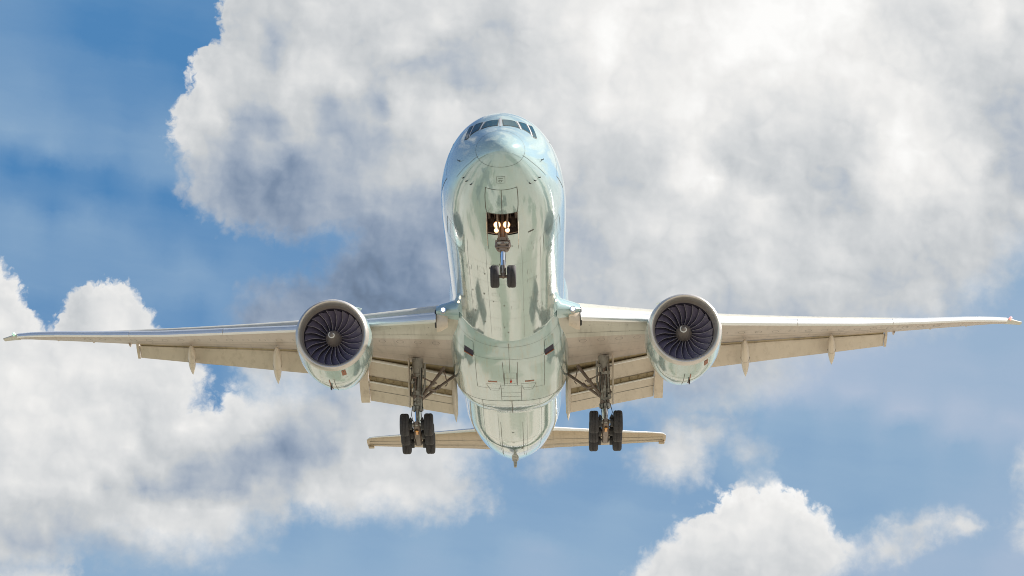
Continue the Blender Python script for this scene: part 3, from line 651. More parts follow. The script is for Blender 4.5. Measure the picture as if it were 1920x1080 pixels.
for y in (38.6, 39.5, 40.3, 41.2): fline([(y, -1.7), (y, 1.7)], .022, 12)
fline([(37.4, .04), (42.6, .04)], .05, 12)
for s in (-1, 1): fline([(37.4, s*1.7), (41.2, s*1.7)], .022, 8)
FAIR = B.build('wing_body_fairing', ['belly', 'seam', 'rust'], ROOT, smooth=30)
B = MB(); B.lathe([(-3.66, .07), (-3.72, .065), (-3.78, .03)], (.04, 32.6, 0), 'Z', 12, 0, cap1=True); B.build('beacon_light', ['red'], FAIR)
for s in (-1, 1):                                                 # ram air inlets on the front shoulders
    y0, y1, xa, xb = 26.9, 28.25, 1.98, 2.46
    vs = []
    for y, x, dpt in ((y0, xa, .012), (y0, xb, .012), (y1, xb, .012), (y1, xa, .012), (y1-.25, xb-.05, -.0), (y1-.25, xa+.05, -.0)):
        a = fair_a(y, s*x); vs.append(fair(y, a)+fair_n(y, a)*max(dpt, .012))
    a = fair_a(y1, s*xa); nn = fair_n(y1, a)
    lip0, lip1 = vs[3]+nn*.12, vs[2]+nn*.12
    B = MB(); B.add(vs[:4], [[0, 1, 2, 3]], 0)
    m0, m1 = vs[0]*.36+vs[3]*.64, vs[1]*.36+vs[2]*.64
    B.add([vs[0]+nn*.008, vs[1]+nn*.008, m1+nn*.05, m0+nn*.05], [[0, 1, 2, 3]], 1)
    B.add([m0+nn*.045, m1+nn*.045, vs[2]+nn*.10, vs[3]+nn*.10], [[0, 1, 2, 3]], 2)
    B.tube([lip0+V3(0, -.0, 0), lip1+V3(0, -.0, 0)], .035, 8, 3)
    B.add([vs[3], vs[2], lip1, lip0], [[0, 1, 2, 3]], 2)
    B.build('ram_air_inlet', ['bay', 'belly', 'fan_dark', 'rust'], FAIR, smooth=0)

# ------------------------------------------------------------------ wings
WS = np.array([  # X, LE y, LE z(mid of fixed nose), TE y, TE z (lower skin), thickness
 (0.0, 23.9, -1.75, 38.15, -1.75, 1.75), (3.1, 25.95, -1.38, 38.3, -1.36, 1.62), (6.0, 27.95, -1.02, 38.5, -.88, 1.30), (9.8, 30.55, -.56, 38.85, -.20, .98), (13, 32.7, -.12, 40.05, .38, .82),
 (17, 35.45, .50, 41.55, 1.02, .68), (21, 38.15, 1.16, 43.05, 1.58, .56), (25, 40.9, 1.86, 44.55, 2.24, .44), (29.4, 43.9, 2.66, 46.2, 2.95, .30), (31.2, 45.6, 3.10, 46.85, 3.20, .18), (32.3, 46.95, 3.27, 47.4, 3.27, .06)])
_W = [pchip(WS[:, 0], WS[:, k]) for k in range(1, 6)]
AF_U = [(0, 0), (.006, .16), (.02, .28), (.06, .44), (.14, .56), (.28, .62), (.45, .58), (.62, .44), (.80, .24), (.92, .10), (1, .015)]
AF_L = [(1, -.0), (.92, -.03), (.80, -.08), (.62, -.22), (.45, -.34), (.28, -.40), (.14, -.36), (.06, -.27), (.02, -.17), (.006, -.09)]
def wsec(X, sx):
    ly, lz, ty, tz, T = [f(X) for f in _W]
    return [V3(sx*X, ly+(ty-ly)*c, lz+(tz-lz)*c+T*h) for c, h in AF_U+AF_L]
def wlow(X, c):
    """point on the lower skin"""
    ly, lz, ty, tz, T = [f(X) for f in _W]; xs = [p[0] for p in AF_L][::-1]; hs = [p[1] for p in AF_L][::-1]
    return V3(X, ly+(ty-ly)*c, lz+(tz-lz)*c+T*float(np.interp(c, xs, hs)))
def mirror(sx, p): return V3(sx*p[0], p[1], p[2])
WINGS = {}
def wing(sx):
    B = MB(); XS = [0.0, 2.0, 3.1, 4.5, 6, 8, 9.8, 11.5, 13, 15, 17, 19, 21, 23, 25, 27.2, 29.4, 30.4, 31.2, 31.8, 32.3]
    B.loft([wsec(X, sx) for X in XS], 0, True, True, True, matf=lambda i, k: 1 if (k < 10 or (k >= 16 and XS[i] < 9.5)) else 0)
    # skin joints on the underside
    def low(pts, w, off=.012, mat=2):
        P = [mirror(sx, wlow(X, c))+V3(0, 0, -off) for X, c in pts]; B.ribbon(P, [V3(0, 0, -1)]*len(P), w, mat)
    low([(3.2+.5*k, .205+.03*math.sin(k*.4)*0) for k in range(13)], .03)
    low([(3.3+.45*k, .50) for k in range(14)], .02); low([(11.5+.6*k, .52) for k in range(21)], .03, mat=3); low([(11.5+.7*k, .75) for k in range(19)], .02)
    for X in (4.5, 5.6, 6.7, 7.8): low([(X, .09), (X+.15, .20)], .02)
    for k in range(22):
        X = 4.2+1.05*k
        if abs(X-9.8) < 1.2: continue
        rx, rc = .20, .40/(_W[2](X)-_W[0](X))
        low([(X+rx*math.cos(q), .36+rc*math.sin(q)) for q in np.linspace(0, 2*math.pi, 15)], .018)
    for k in range(9): low([(12+2*k, .24), (12.1+2*k, .78)], .016)
    low([(3.4+.5*k, .80) for k in range(13)], .02)
    w = B.build('wing', ['wing', 'wing_light', 'seam', 'dark'], ROOT, smooth=35); WINGS[sx] = w
    # leading-edge slats, drooped
    def slat(Xa, Xb, n, dent=False):
        S = MB(); R = []
        for k in range(n+1):
            X = Xa+(Xb-Xa)*k/n
            h = float(np.interp(X, [3.6, 8.2, 12.4, 21, 29.6, 31.1], [.80, .60, .54, .50, .39, .33])); ly = _W[0](X)
            zc = float(np.interp(X, [3.6, 4.2, 8.2, 12.4, 21, 29.6, 31.1], [-1.56, -1.46, -.93, -.41, 1.02, 2.74, 3.08]))
            sh = [(2.1, .60), (1.4, .585), (.82, .49), (.42, .30), (.15, .06), (.04, -.16), (.03, -.31), (.13, -.43), (.42, -.475), (.42, -.42), (.38, -.10), (.9, .32), (2.1, .555)]
            R.append([V3(sx*X, ly-.62*h+a*h, zc+b*h) for a, b in sh])
        S.loft(R, 0, True, True, True, matf=lambda i, k: 1 if 8 <= k <= 11 else 0)
        for k in range(1, 4):
            X = Xa+(Xb-Xa)*k/4
            h = float(np.interp(X, [3.6, 8.2, 12.4, 21, 29.6, 31.1], [.80, .60, .54, .50, .39, .33]))
        return S.build('slat', ['slat', 'dark'], w, smooth=30)
    slat(4.02, 8.6, 8)
    for Xa, Xb in ((11.1, 16.9), (16.93, 23.1), (23.13, 31.1)): slat(Xa, Xb, 8)
    # inboard leading-edge root with its landing lamp and dark slat end
    S = MB(); R = []
    for X, k in ((2.7, 1.25), (3.2, 1.1), (3.7, .95), (4.0, .8)):
        ly, lz = _W[0](X), _W[1](X)
        R.append([V3(sx*X, ly-.45*k+a, lz+b*k) for a, b in ((1.9, .82), (1.1, .74), (.5, .56), (.1, .26), (0, .05), (.12, -.14), (.5, -.26), (1.5, -.3))])
    S.loft(R, 0, True, True, True); S.build('wing_root_glove', ['paint'], w, smooth=40)
    S = MB(); R = []
    for X, s_ in ((3.35, .62), (3.75, .95), (3.98, 1.0)):
        ly, lz = _W[0](X), _W[1](X); c = V3(sx*X, ly+.25, lz-.38)
        R.append([c+V3(0, .55*s_*math.cos(q), .62*s_*math.sin(q)) for q in np.linspace(0, 2*math.pi, 17)[:-1]])
    S.loft(R, 0, True, True, True); S.build('slat_end_fairing', ['canoe'], w, smooth=40)
    S = MB(); c = V3(sx*3.995, _W[0](4.0)+.18, -1.56)
    S.tube([c+V3(.02*sx, .42*math.cos(q), .50*math.sin(q)) for q in np.linspace(.5, 4.4, 16)], .07, 8); S.build('slat_end_seal', ['dark'], w)
    S = MB(); c = V3(sx*3.58, 25.55, -1.36 if sx < 0 else -1.42)
    S.lathe([(-.12, .02), (-.10, .07), (-.05, .105), (.1, .105)], c, 'Y', 16, 0, cap0=True); S.lathe([(-.08, .108), (-.08, .16), (.25, .16), (.25, .10)], c, 'Y', 16, 1); S.build('landing_light', ['lamp_dim', 'chrome'], w)
    # wing tip: dark raked cap with navigation lamp
    S = MB(); X0 = 31.15
    S.loft([[p+(p-sum(wsec(X, sx))/21)*e+V3(0, -.02, 0) for p in wsec(X, sx)] for X, e in ((X0, .25), (31.6, .25), (32.0, .3), (32.28, .5))], 0, True, True, True); S.build('wing_tip', ['wing_light'], w, smooth=35)
    S = MB(); S.lathe([(-.30, .02), (-.22, .09), (.05, .10), (.3, .03)], V3(sx*31.35, _W[0](31.35)-.12, _W[1](31.35)+.05), 'Y', 12, 0, cap0=True, cap1=True); S.build('navigation_light', ['lamp_red' if sx > 0 else 'lamp_green'], w)
    # flaps
    def panel(name, sec, mats, n=6, thick=.16, tip=True):
        """sec: list of (X, front(y,z), rear(y,z)); a thin aerofoil between the two"""
        S = MB(); R = []
        for X, (ya, za), (yb, zb) in sec:
            L = math.hypot(yb-ya, zb-za); ty, tz = (yb-ya)/L, (zb-za)/L; ny, nz = -tz, ty
            if nz < 0: ny, nz = -ny, -nz
            prof = [(0, 0), (.02, .35), (.08, .75), (.25, 1.0), (.55, .75), (.85, .3), (1, .04), (1, -.0), (.85, -.02), (.5, -.08), (.2, -.16), (.05, -.22), (.01, -.12)]
            R.append([V3(sx*X, ya+ty*L*c+ny*thick*h, za+tz*L*c+nz*thick*h) for c, h in prof])
        S.loft(R, 0, True, True, True, matf=lambda i, k: 0)
        return S, R
    sec = [(3.28, (38.55, -1.78), (40.35, -2.50)), (5.5, (38.68, -1.22), (40.3, -2.05)), (8.62, (38.82, -.56), (40.25, -1.45))]
    S, R = panel('flap', sec, None, thick=.30); fl = S.build('flap', ['flap'], w, smooth=35)
    def edge(P, r, nm, mats, par):
        Q = MB(); Q.tube(P, r, 8); return Q.build(nm, mats, par)
    edge([V3(sx*X, a[0]-.06, a[1]-.07) for X, a, b in sec], .085, 'flap_leading_edge', ['white'], fl)  # silver edge painted white to carry the brightness of the low sky on it
    sec2 = [(3.28, (40.32, -2.62), (41.85, -3.40)), (5.5, (40.28, -2.18), (41.85, -2.98)), (8.62, (40.2, -1.57), (41.85, -2.40))]
    S, R = panel('flap', sec2, None, thick=.20)
    # skin joint and stains along the aft panel
    for t in (.42,):
        P = [V3(sx*X, a[0]+(b[0]-a[0])*t, a[1]+(b[1]-a[1])*t-.035) for X, a, b in sec2]; S.ribbon(P, [V3(0, -.4, -.9)]*3, .03, 1)
    fl2 = S.build('flap', ['flap', 'seam'], w, smooth=35)
    edge([V3(sx*X, a[0]-.05, a[1]-.05) for X, a, b in sec2], .055, 'flap_leading_edge', ['white'], fl2)  # white again in place of the sky-lit shine along this edge
    S = MB()                                                       # slot between the panels with its ribs
    S.add([V3(sx*3.3, 40.0, -2.36), V3(sx*8.6, 39.95, -1.33), V3(sx*8.6, 40.32, -1.66), V3(sx*3.3, 40.46, -2.74)], [[0, 1, 2, 3]], 0)
    for k in range(10):
        t = k/9; S.box((sx*(3.5+4.7*t), 40.12+.02*(1-t), -2.50+.98*t), (.05, .30, .16), 0)
    S.build('flap_slot', ['flap_cavity'], w, smooth=0)
    S = MB()                                                       # cavity ahead of the flap
    S.add([V3(sx*3.2, 38.0, -1.42), V3(sx*8.7, 38.5, -.46), V3(sx*8.7, 39.1, -.52), V3(sx*3.2, 39.0, -1.62)], [[0, 1, 2, 3]], 0); S.build('flap_cove', ['flap_cavity'], w, smooth=0)
    S = MB()                                                       # pointed inboard flap support
    S.loft([[V3(sx*3.42+sx*a*.16*k, y+b*0, z+b*.36*k) for a, b in ((0, 1), (1, .4), (1, -.4), (0, -1), (-1, -.4), (-1, .4))] for y, z, k in ((38.6, -1.9, .5), (39.6, -2.3, 1), (40.6, -2.8, 1), (41.6, -3.2, .8), (42.4, -3.5, .35), (42.75, -3.62, .04))], 0, True, True, True); S.build('flap_support', ['flap'], w, smooth=40)
    S = MB()                                                       # outboard end plate of the inboard flap
    S.loft([[V3(sx*(8.62+dx), y, z) for y, z in ((37.9, -.40), (39.3, -.30), (41.0, -1.6), (41.9, -2.18), (41.95, -2.50), (41.2, -2.35), (39.3, -1.35), (38.2, -.8))] for dx in (.02, .56)], 0, True, True, True); S.build('flap_end_fairing', ['canoe'], w, smooth=0)
    # flaperon behind the engine and long outboard flap
    S, R = panel('flaperon', [(9.15, (38.9, -.46), (40.7, -1.10)), (11.0, (39.3, -.10), (41.0, -.86))], None, thick=.2); S.build('flaperon', ['flap'], w, smooth=35)
    oz = lambda X: float(np.interp(X, [11.1, 13, 17, 21, 23.15], [-.02, .30, .94, 1.52, 1.86]))
    secs = []
    for X in (11.15, 13.9, 16.6, 19.5, 23.15):
        ya = _W[2](X)+.06; L = float(np.interp(X, [11, 23.2], [1.95, 0.98])); secs.append((X, (ya, oz(X)), (ya+L*.86, oz(X)-L*float(np.interp(X, [11, 23.2], [.50, .56])))))
    S, R = panel('flap', secs, None, thick=.20); S.build('flap', ['flap'], w, smooth=35)
    X = 23.2; a, b = secs[-1][1], secs[-1][2]
    S = MB(); S.loft([[V3(sx*(X+dx), y, z) for y, z in ((a[0]-.2, a[1]+.12), (a[0]+.5, a[1]+.1), (b[0]+.05, b[1]+.04), (b[0], b[1]-.05), (a[0], a[1]-.16))] for dx in (-.02, .14)], 0, True, True, True); S.build('flap_end_fairing', ['canoe'], w, smooth=0)
    S = MB(); S.add([V3(sx*11.2, _W[2](11.2)-.35, oz(11.2)+.02), V3(sx*23.1, _W[2](23.1)-.3, oz(23.1)+.03), V3(sx*23.1, _W[2](23.1)+.3, oz(23.1)+.05), V3(sx*11.2, _W[2](11.2)+.3, oz(11.2)+.05)], [[0, 1, 2, 3]], 0); S.build('flap_cove', ['flap_cavity'], w, smooth=0)
    # flap track fairings
    def canoe(A, Bp, r, deep):
        S = MB(); A, Bp = V3(*A), V3(*Bp); R = []; t = Bp-A; t /= np.linalg.norm(t); sd = V3(1, 0, 0); up = np.cross(sd, t); up /= np.linalg.norm(up)
        if up[2] < 0: up = -up
        L = np.linalg.norm(Bp-A)
        for s_, k in ((0, .12), (.05, .45), (.14, .78), (.28, .97), (.42, 1.0), (.58, .93), (.72, .76), (.85, .48), (.94, .22), (1, .02)):
            c = A+t*L*s_
            R.append([c+sd*r*k*math.cos(q)+up*(deep*k*math.sin(q)) for q in np.linspace(0, 2*math.pi, 17)[:-1]])
        S.loft([[mirror(sx, p) for p in R_] for R_ in R], 0, True, True, True)
        m_ = A+t*L*.45
        S.ribbon([mirror(sx, m_+sd*(r*1.01)*math.cos(q)+up*(deep*1.01)*math.sin(q)) for q in np.linspace(math.pi, 2*math.pi, 13)], [V3(0, 0, -1)]*13, .025, 1)
        S.build('flap_track_fairing', ['canoe', 'seam'], w, smooth=50)
    canoe((13.97, 37.6, -.10), (14.33, 42.5, -1.09), .27, .40)
    canoe((19.50, 40.6, .90), (19.85, 44.5, .10), .24, .34)
    # small tabs along the trailing edge
    for X, dz in ((23.75, .34), (26.2, .12), (28.6, .10)):
        p = V3(sx*X, _W[2](X), _W[3](X)); S = MB(); S.loft([[p+V3(sx*a*.1*k, b, -dz*(1-k)+.05) for a, b in ((-1, -.35), (1, -.35), (1, .1), (-1, .1))] for k in (1, .35)], 0, True, True, True); S.build('hinge_fairing', ['wing'], w, smooth=0)
    return w
for sx in (-1, 1): wing(sx)

# ------------------------------------------------------------------ engines
def engine(sx):
    ex = 9.77; c = V3(sx*ex, 25.85, -2.38)
    def P(a, r, q):
        """a along the axis from the inlet highlight, with drooped inlet and a deeper belly"""
        dz = -.16*max(0, (1.25-a)/1.25) if a < 1.25 else 0.0
        bulge = 1+.055*max(0, -math.sin(q))**2*min(1, max(0, (a-.35)/1.5))
        scarf = .10*math.sin(q)*max(0, 1-a/1.2)
        return c+V3(r*math.cos(q), a-scarf, r*math.sin(q)*bulge+dz)
    n = 72; Q = [2*math.pi*k/n for k in range(n)]
    def rev(B, prof, mat=0, cap1=False): B.loft([[P(a, r, q) for q in Q] for a, r in prof], mat, True, False, cap1)
    B = MB(); rev(B, [(.50, 2.04), (.9, 2.085), (1.5, 2.125), (2.2, 2.145), (3.0, 2.14), (3.8, 2.09), (4.6, 1.99), (5.4, 1.86), (6.3, 1.70), (6.3, 1.64), (5.2, 1.66)], 0)
    def surf(a, q, off=.006):
        prof = [(.50, 2.04), (.9, 2.085), (1.5, 2.125), (2.2, 2.145), (3.0, 2.14), (3.8, 2.09), (4.6, 1.99), (5.4, 1.86), (6.3, 1.70)]
        return P(a, float(np.interp(a, [p[0] for p in prof], [p[1] for p in prof]))+off, q)
    def ln(pts, w, mat=1):
        PP = []; 
        for i in range(len(pts)-1):
            for k in range(8): t = k/8; PP.append((pts[i][0]+(pts[i+1][0]-pts[i][0])*t, pts[i][1]+(pts[i+1][1]-pts[i][1])*t))
        PP.append(pts[-1]); B.ribbon([surf(a, q) for a, q in PP], [V3(math.cos(q), 0, math.sin(q)) for a, q in PP], w, mat)
    ln([(2.0, -math.pi+.2), (2.0, -.2)], .02); ln([(2.05, -math.pi/2), (5.6, -math.pi/2)], .03); ln([(2.9, -math.pi/2-.5), (2.9, -math.pi/2+.3)], .02); ln([(3.7, -math.pi/2-.5), (3.7, -math.pi/2+.5)], .02)
    NAC = B.build('engine_nacelle', ['belly', 'seam'], ROOT, smooth=40)
    B = MB(); rev(B, [(.498, 2.04), (.30, 2.015), (.12, 1.965), (.03, 1.92), (0, 1.87), (.03, 1.82), (.12, 1.765), (.30, 1.71), (.46, 1.685)]); B.build('inlet_lip', ['lip'], NAC, smooth=60)
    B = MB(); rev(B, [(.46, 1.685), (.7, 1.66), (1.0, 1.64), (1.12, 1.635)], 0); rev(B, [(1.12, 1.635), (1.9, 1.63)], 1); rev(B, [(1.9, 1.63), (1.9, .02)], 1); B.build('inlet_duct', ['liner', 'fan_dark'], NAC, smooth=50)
    # spinner with its white spiral
    f0 = P(1.25, 0, 0); ty = 1.0
    B = MB(); prof = [(-.62, .015), (-.58, .07), (-.45, .17), (-.25, .285), (0, .385), (.25, .44), (.45, .46)]
    B.lathe(prof, f0, 'Y', 40, 0, cap0=True)
    sp = []; sn = []
    for k in range(44):
        t = k/43; q = 2.2+5.2*(1-t) ; r = .04+.21*t; a = float(np.interp(r, [p[1] for p in prof], [p[0] for p in prof]))
        sp.append(f0+V3(r*math.cos(q)*1.03, a-.012, r*math.sin(q)*1.03)); sn.append(V3(math.cos(q)*.5, -.85, math.sin(q)*.5))
    B.ribbon(sp, sn, .066, 1); B.build('spinner', ['spinner', 'white'], NAC, smooth=50)
    # fan blades
    rs = np.linspace(.40, 1.615, 12); nb = 22
    def blade_mesh(q0):
        B = MB(); le, te, le2, teb = [], [], [], []
        for r in rs:
            t = (r-.40)/1.215
            th = q0-.085*math.sin(math.pi*t*1.15)+.03*t
            y = .40-.06*t-.34*max(0, t-.35)*1.2
            tw = .30+.40*t                                         # tangential run of the blade section
            dth = tw/r*.60+.10
            ch = .62-.28*t
            le.append(f0+V3(r*math.cos(th), y, r*math.sin(th))); te.append(f0+V3(r*math.cos(th-dth), y+ch, r*math.sin(th-dth)))
            e = .016/r+.003
            le2.append(f0+V3(r*math.cos(th-e), y+.028, r*math.sin(th-e)))
            teb.append(f0+V3(r*math.cos(th+e*.5), y+.03, r*math.sin(th+e*.5)))
        n_ = len(rs)
        B.add(le2+te, [[i, i+1, n_+i+1, n_+i] for i in range(n_-1)], 0)
        B.add(le+le2+teb, [[i, i+1, n_+i+1, n_+i] for i in range(n_-1)]+[[i, i+1, 2*n_+i+1, 2*n_+i] for i in range(n_-1)], 1)
        return B
    for k in range(nb): blade_mesh(2*math.pi*k/nb+.05).build('fan_blade', ['blade', 'blade_edge'], NAC, smooth=40)
    # core exhaust and plug
    B = MB(); B.lathe([(5.2, 1.2), (6.4, 1.12), (7.6, .92), (8.2, .80), (8.2, .72), (7.4, .70)], c, 'Y', 36, 0); B.lathe([(7.4, .5), (8.4, .48), (9.6, .06)], c, 'Y', 24, 0, cap1=True); B.build('exhaust_nozzle', ['gear_brown'], NAC)
    # pylon
    B = MB(); R = []
    for y, zt, zb, hw in ((27.6, -.30, -.6, .05), (28.6, .02, -.9, .20), (30.2, .02, -1.0, .26), (32.5, -.42, -1.25, .28), (35.0, -.62, -1.2, .24), (37.2, -.5, -.9, .06)):
        R.append([V3(sx*ex+a*hw, y, z) for a, z in ((-1, zb), (-1, zt), (0, zt+.12), (1, zt), (1, zb))])
    B.loft(R, 0, True, True, True); B.build('pylon', ['belly'], NAC, smooth=30)
    # chine on the inboard side, oil door, drain mast and strap on the belly
    B = MB(); q = math.pi*.30 if sx < 0 else math.pi*.70
    a0, a1 = surf(1.2, q), surf(2.6, q); nrm = V3(math.cos(q), 0, math.sin(q))
    B.loft([[a0+V3(0, 0, 0), a1, a1+nrm*.36, a0+nrm*.05+V3(0, .1, 0)], [p+V3(.05*math.sin(q), 0, -.05*math.cos(q)) for p in (a0, a1, a1+nrm*.36, a0+nrm*.05+V3(0, .1, 0))]], 0, True, True, True); B.build('nacelle_strake', ['belly'], NAC, smooth=0)
    qd = -math.pi/2+(.30 if sx < 0 else .58)
    B = MB(); vs = [surf(a, q_, .012) for a in (.62, 1.55) for q_ in (qd-.058, qd+.058)]; B.add(vs, [[0, 1, 3, 2]], 0)
    B.ribbon([surf(a, qd, .016) for a in (.75, .9)], [V3(math.cos(qd), 0, math.sin(qd))]*2, .06, 1); B.build('intake_grille', ['rust', 'dark'], NAC, smooth=0)
    qs = -math.pi/2+(-.13 if sx < 0 else .16)
    B = MB(); B.ribbon([surf(a, qs, .014) for a in np.linspace(2.1, 5.0, 8)], [V3(math.cos(qs), 0, math.sin(qs))]*8, .06, 0); b = surf(3.6, qs, .0); B.loft([[b+V3(x, y, z) for x, y in ((-.05*k, -.15*k), (.05*k, -.15*k), (.05*k, .2*k), (-.05*k, .2*k))] for z, k in ((.05, 1), (-.22, .7))], 1, True, True, True)
    B.build('drain_mast', ['rust', 'dark'], NAC, smooth=0)
    return NAC
for sx in (-1, 1): engine(sx)

# ------------------------------------------------------------------ tail
def tailplane(sx):
    T = [(0, 62.3, .55, 70.2, .92, .74), (2.0, 63.6, .85, 70.3, .94, .66), (2.8, 64.1, .98, 70.3, 1.0, .60), (6, 66.6, 1.36, 71.1, 1.30, .42), (10.0, 69.9, 1.90, 72.2, 1.72, .22), (10.55, 70.5, 1.98, 72.4, 1.78, .16), (10.78, 71.2, 2.0, 72.5, 1.84, .06)]
    B = MB(); R = [[V3(sx*X, ly+(ty-ly)*c_, lz+(tz-lz)*c_-t*h) for c_, h in AF_U+AF_L] for X, ly, lz, ty, tz, t in T]
    B.loft(R, 0, True, True, True, matf=lambda i, k: 1 if (k <= 1 or k >= 19) else 0)
    for f in (.30, .62, .70):
        Pp = []
        for X, ly, lz, ty, tz, t in T[1:-1]:
            h = float(np.interp(f, [a[0] for a in AF_U], [a[1] for a in AF_U])); Pp.append(V3(sx*X, ly+(ty-ly)*f, lz+(tz-lz)*f-t*h-.012))
        B.ribbon(Pp, [V3(0, 0, -1)]*len(Pp), .05, 2)
    X, ly, lz, ty, tz, t = T[-2]
    B.box((sx*10.5, 72.35, 1.72), (.42, .5, .16), 0, bev=.03)
    B.build('tailplane', ['tail_skin', 'slat', 'seam'], ROOT, smooth=35)
for sx in (-1, 1): tailplane(sx)
B = MB(); B.loft([[V3(t*h, ly+(ty-ly)*c_, z) for c_, h in [(a, b) for a, b in AF_U]+[(a, -b) for a, b in AF_U[::-1][:-1]]] for z, ly, ty, t in ((2.6, 57.5, 69.0, .75), (4, 59.6, 69.4, .68), (12.6, 67.0, 72.0, .3), (12.9, 67.6, 72.1, .1))], 0, True, True, True)
B.build('tail_fin', ['paint'], ROOT, smooth=35)

# ------------------------------------------------------------------ landing gear
def wheel(parent, c, r, w, name='wheel', nx=0):
    """tyre with grooves and hub, axle along X"""
    B = MB(); h = w/2
    prof = [(-h*.62, r*.50), (-h*.80, r*.56), (-h, r*.72), (-h*1.0, r*.80), (-h*.90, r*.91), (-h*.70, r*.975), (-h*.45, r*.998)]
    for g in (-.30, 0, .30): prof += [(h*(g-.05), r), (h*(g-.035), r*.968), (h*(g+.035), r*.968), (h*(g+.05), r)]
    prof += [(h*.45, r*.998), (h*.70, r*.975), (h*.90, r*.91), (h, r*.80), (h, r*.72), (h*.80, r*.56), (h*.62, r*.50)]
    B.lathe(prof, c, 'X', 44, 0)
    for s in (-1, 1): B.lathe([(s*h*.62, r*.50), (s*h*.72, r*.47), (s*h*.35, r*.34), (s*h*.30, r*.16), (s*h*.75, r*.13), (s*h*.78, .01)], c, 'X', 28, 1)
    return B.build(name, ['tyre', 'hub'], parent, smooth=40)
def nose_gear():
    Yg = 5.9; ax = V3(0, Yg, -5.32); B = MB()
    B.tube([(0, Yg-.05, -1.5), (0, Yg-.05, -2.9), (0, Yg, -3.55)], [.20, .19, .17], 16, 0)
    B.lathe([(-3.62, .16), (-3.58, .27), (-3.44, .29), (-3.40, .22), (-3.2, .18)], (0, Yg, 0), 'Z', 20, 0)
    B.lathe([(-4.10, .13), (-4.06, .25), (-3.86, .27), (-3.80, .33), (-3.66, .33), (-3.62, .20)], (0, Yg, 0), 'Z', 20, 0)
    B.box((0, Yg-.24, -3.72), (.56, .16, .17), 4, bev=.05); B.box((0, Yg-.24, -3.92), (.66, .12, .10), 0, bev=.03)
    for s in (-1, 1):
        B.tube([(s*.30, Yg-.2, -3.56), (s*.34, Yg-.16, -3.86), (s*.22, Yg-.1, -4.06)], .055, 8, 0)
        B.box((s*.28, Yg-.14, -3.80), (.14, .30, .20), 0, bev=.04)
        B.tube([(s*.20, Yg-.2, -2.1), (s*.16, Yg-.24, -3.0), (s*.22, Yg-.2, -3.55)], .035, 8, 0)
        B.tube([(s*.27, Yg-.1, -2.95), (s*.10, Yg-.1, -3.5)], .05, 8, 0)
        B.tube([(s*.10, Yg-.28, -1.9), (s*.09, Yg-.28, -2.7)], .022, 6, 3)
        B.tube([(s*.09, Yg-.18, -4.0), (s*.12, Yg-.24, -4.4), (s*.08, Yg-.17, -5.1)], .015, 6, 3)
    B.tube([(0, Yg, -4.08), (0, Yg, -4.95)], [.125, .125], 16, 1)
    B.tube([(0, Yg, -4.78), (0, Yg, -5.18)], [.15, .15], 14, 4); B.lathe([(-.40, .05), (-.2, .075), (.2, .075), (.40, .05)], ax, 'X', 12, 0)
    B.box((0, Yg, -5.26), (.26, .30, .30), 0, bev=.07)
    B.tube([(0, Yg+.18, -4.0), (0, Yg+.42, -4.5), (0, Yg+.15, -5.1)], .06, 8, 0)
    B.tube([(.04, Yg-.16, -4.55), (.04, Yg-.17, -5.2)], .03, 8, 0)
    G = B.build('nose_landing_gear', ['gear_brown', 'chrome', 'dark', 'hose', 'gear'], ROOT, smooth=40)
    for s in (-1, 1): wheel(G, (s*.40, Yg, -5.32), .546, .43)
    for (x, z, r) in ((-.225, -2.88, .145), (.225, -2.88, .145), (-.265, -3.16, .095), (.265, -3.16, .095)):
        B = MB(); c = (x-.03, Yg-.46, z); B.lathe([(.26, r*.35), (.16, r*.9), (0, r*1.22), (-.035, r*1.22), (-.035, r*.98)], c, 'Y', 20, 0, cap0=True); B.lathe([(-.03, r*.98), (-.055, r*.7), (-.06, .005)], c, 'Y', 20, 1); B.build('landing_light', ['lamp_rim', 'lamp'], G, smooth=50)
    B = MB()
    for s in (-1, 1): B.tube([(s*.16, Yg-.2, -3.45), (s*.34, 4.45, -1.75)], .05, 8); 
    B.tube([(-.3, 4.9, -2.1), (.3, 4.9, -2.1)], .04, 8); B.build('drag_brace', ['gear_brown'], G)
    for s in (-1, 1):                                             # doors hang from the edges of the bay
        B = MB(); R = []
        for y in (4.26, 5.0, 5.9, 6.8):
            z0 = fus(y, th_at_x(y, s*.735))[2]
            R.append([V3(s*.755, y, z0+.03), V3(s*.775, y, z0-.40), V3(s*.765, y, z0-.62 + (.12 if y < 4.5 else 0)), V3(s*.745, y, z0-.62+(.12 if y < 4.5 else 0)), V3(s*.735, y, z0-.40), V3(s*.73, y, z0+.03)])
        B.loft(R, 0, True, True, True); d = B.build('nose_gear_door', ['flap'], ROOT, smooth=30)
        B = MB(); B.tube([(s*.74, 5.6, -3.18), (s*.22, 5.75, -3.25)], .022, 6); B.build('door_rod', ['gear_brown'], d)
nose_gear()

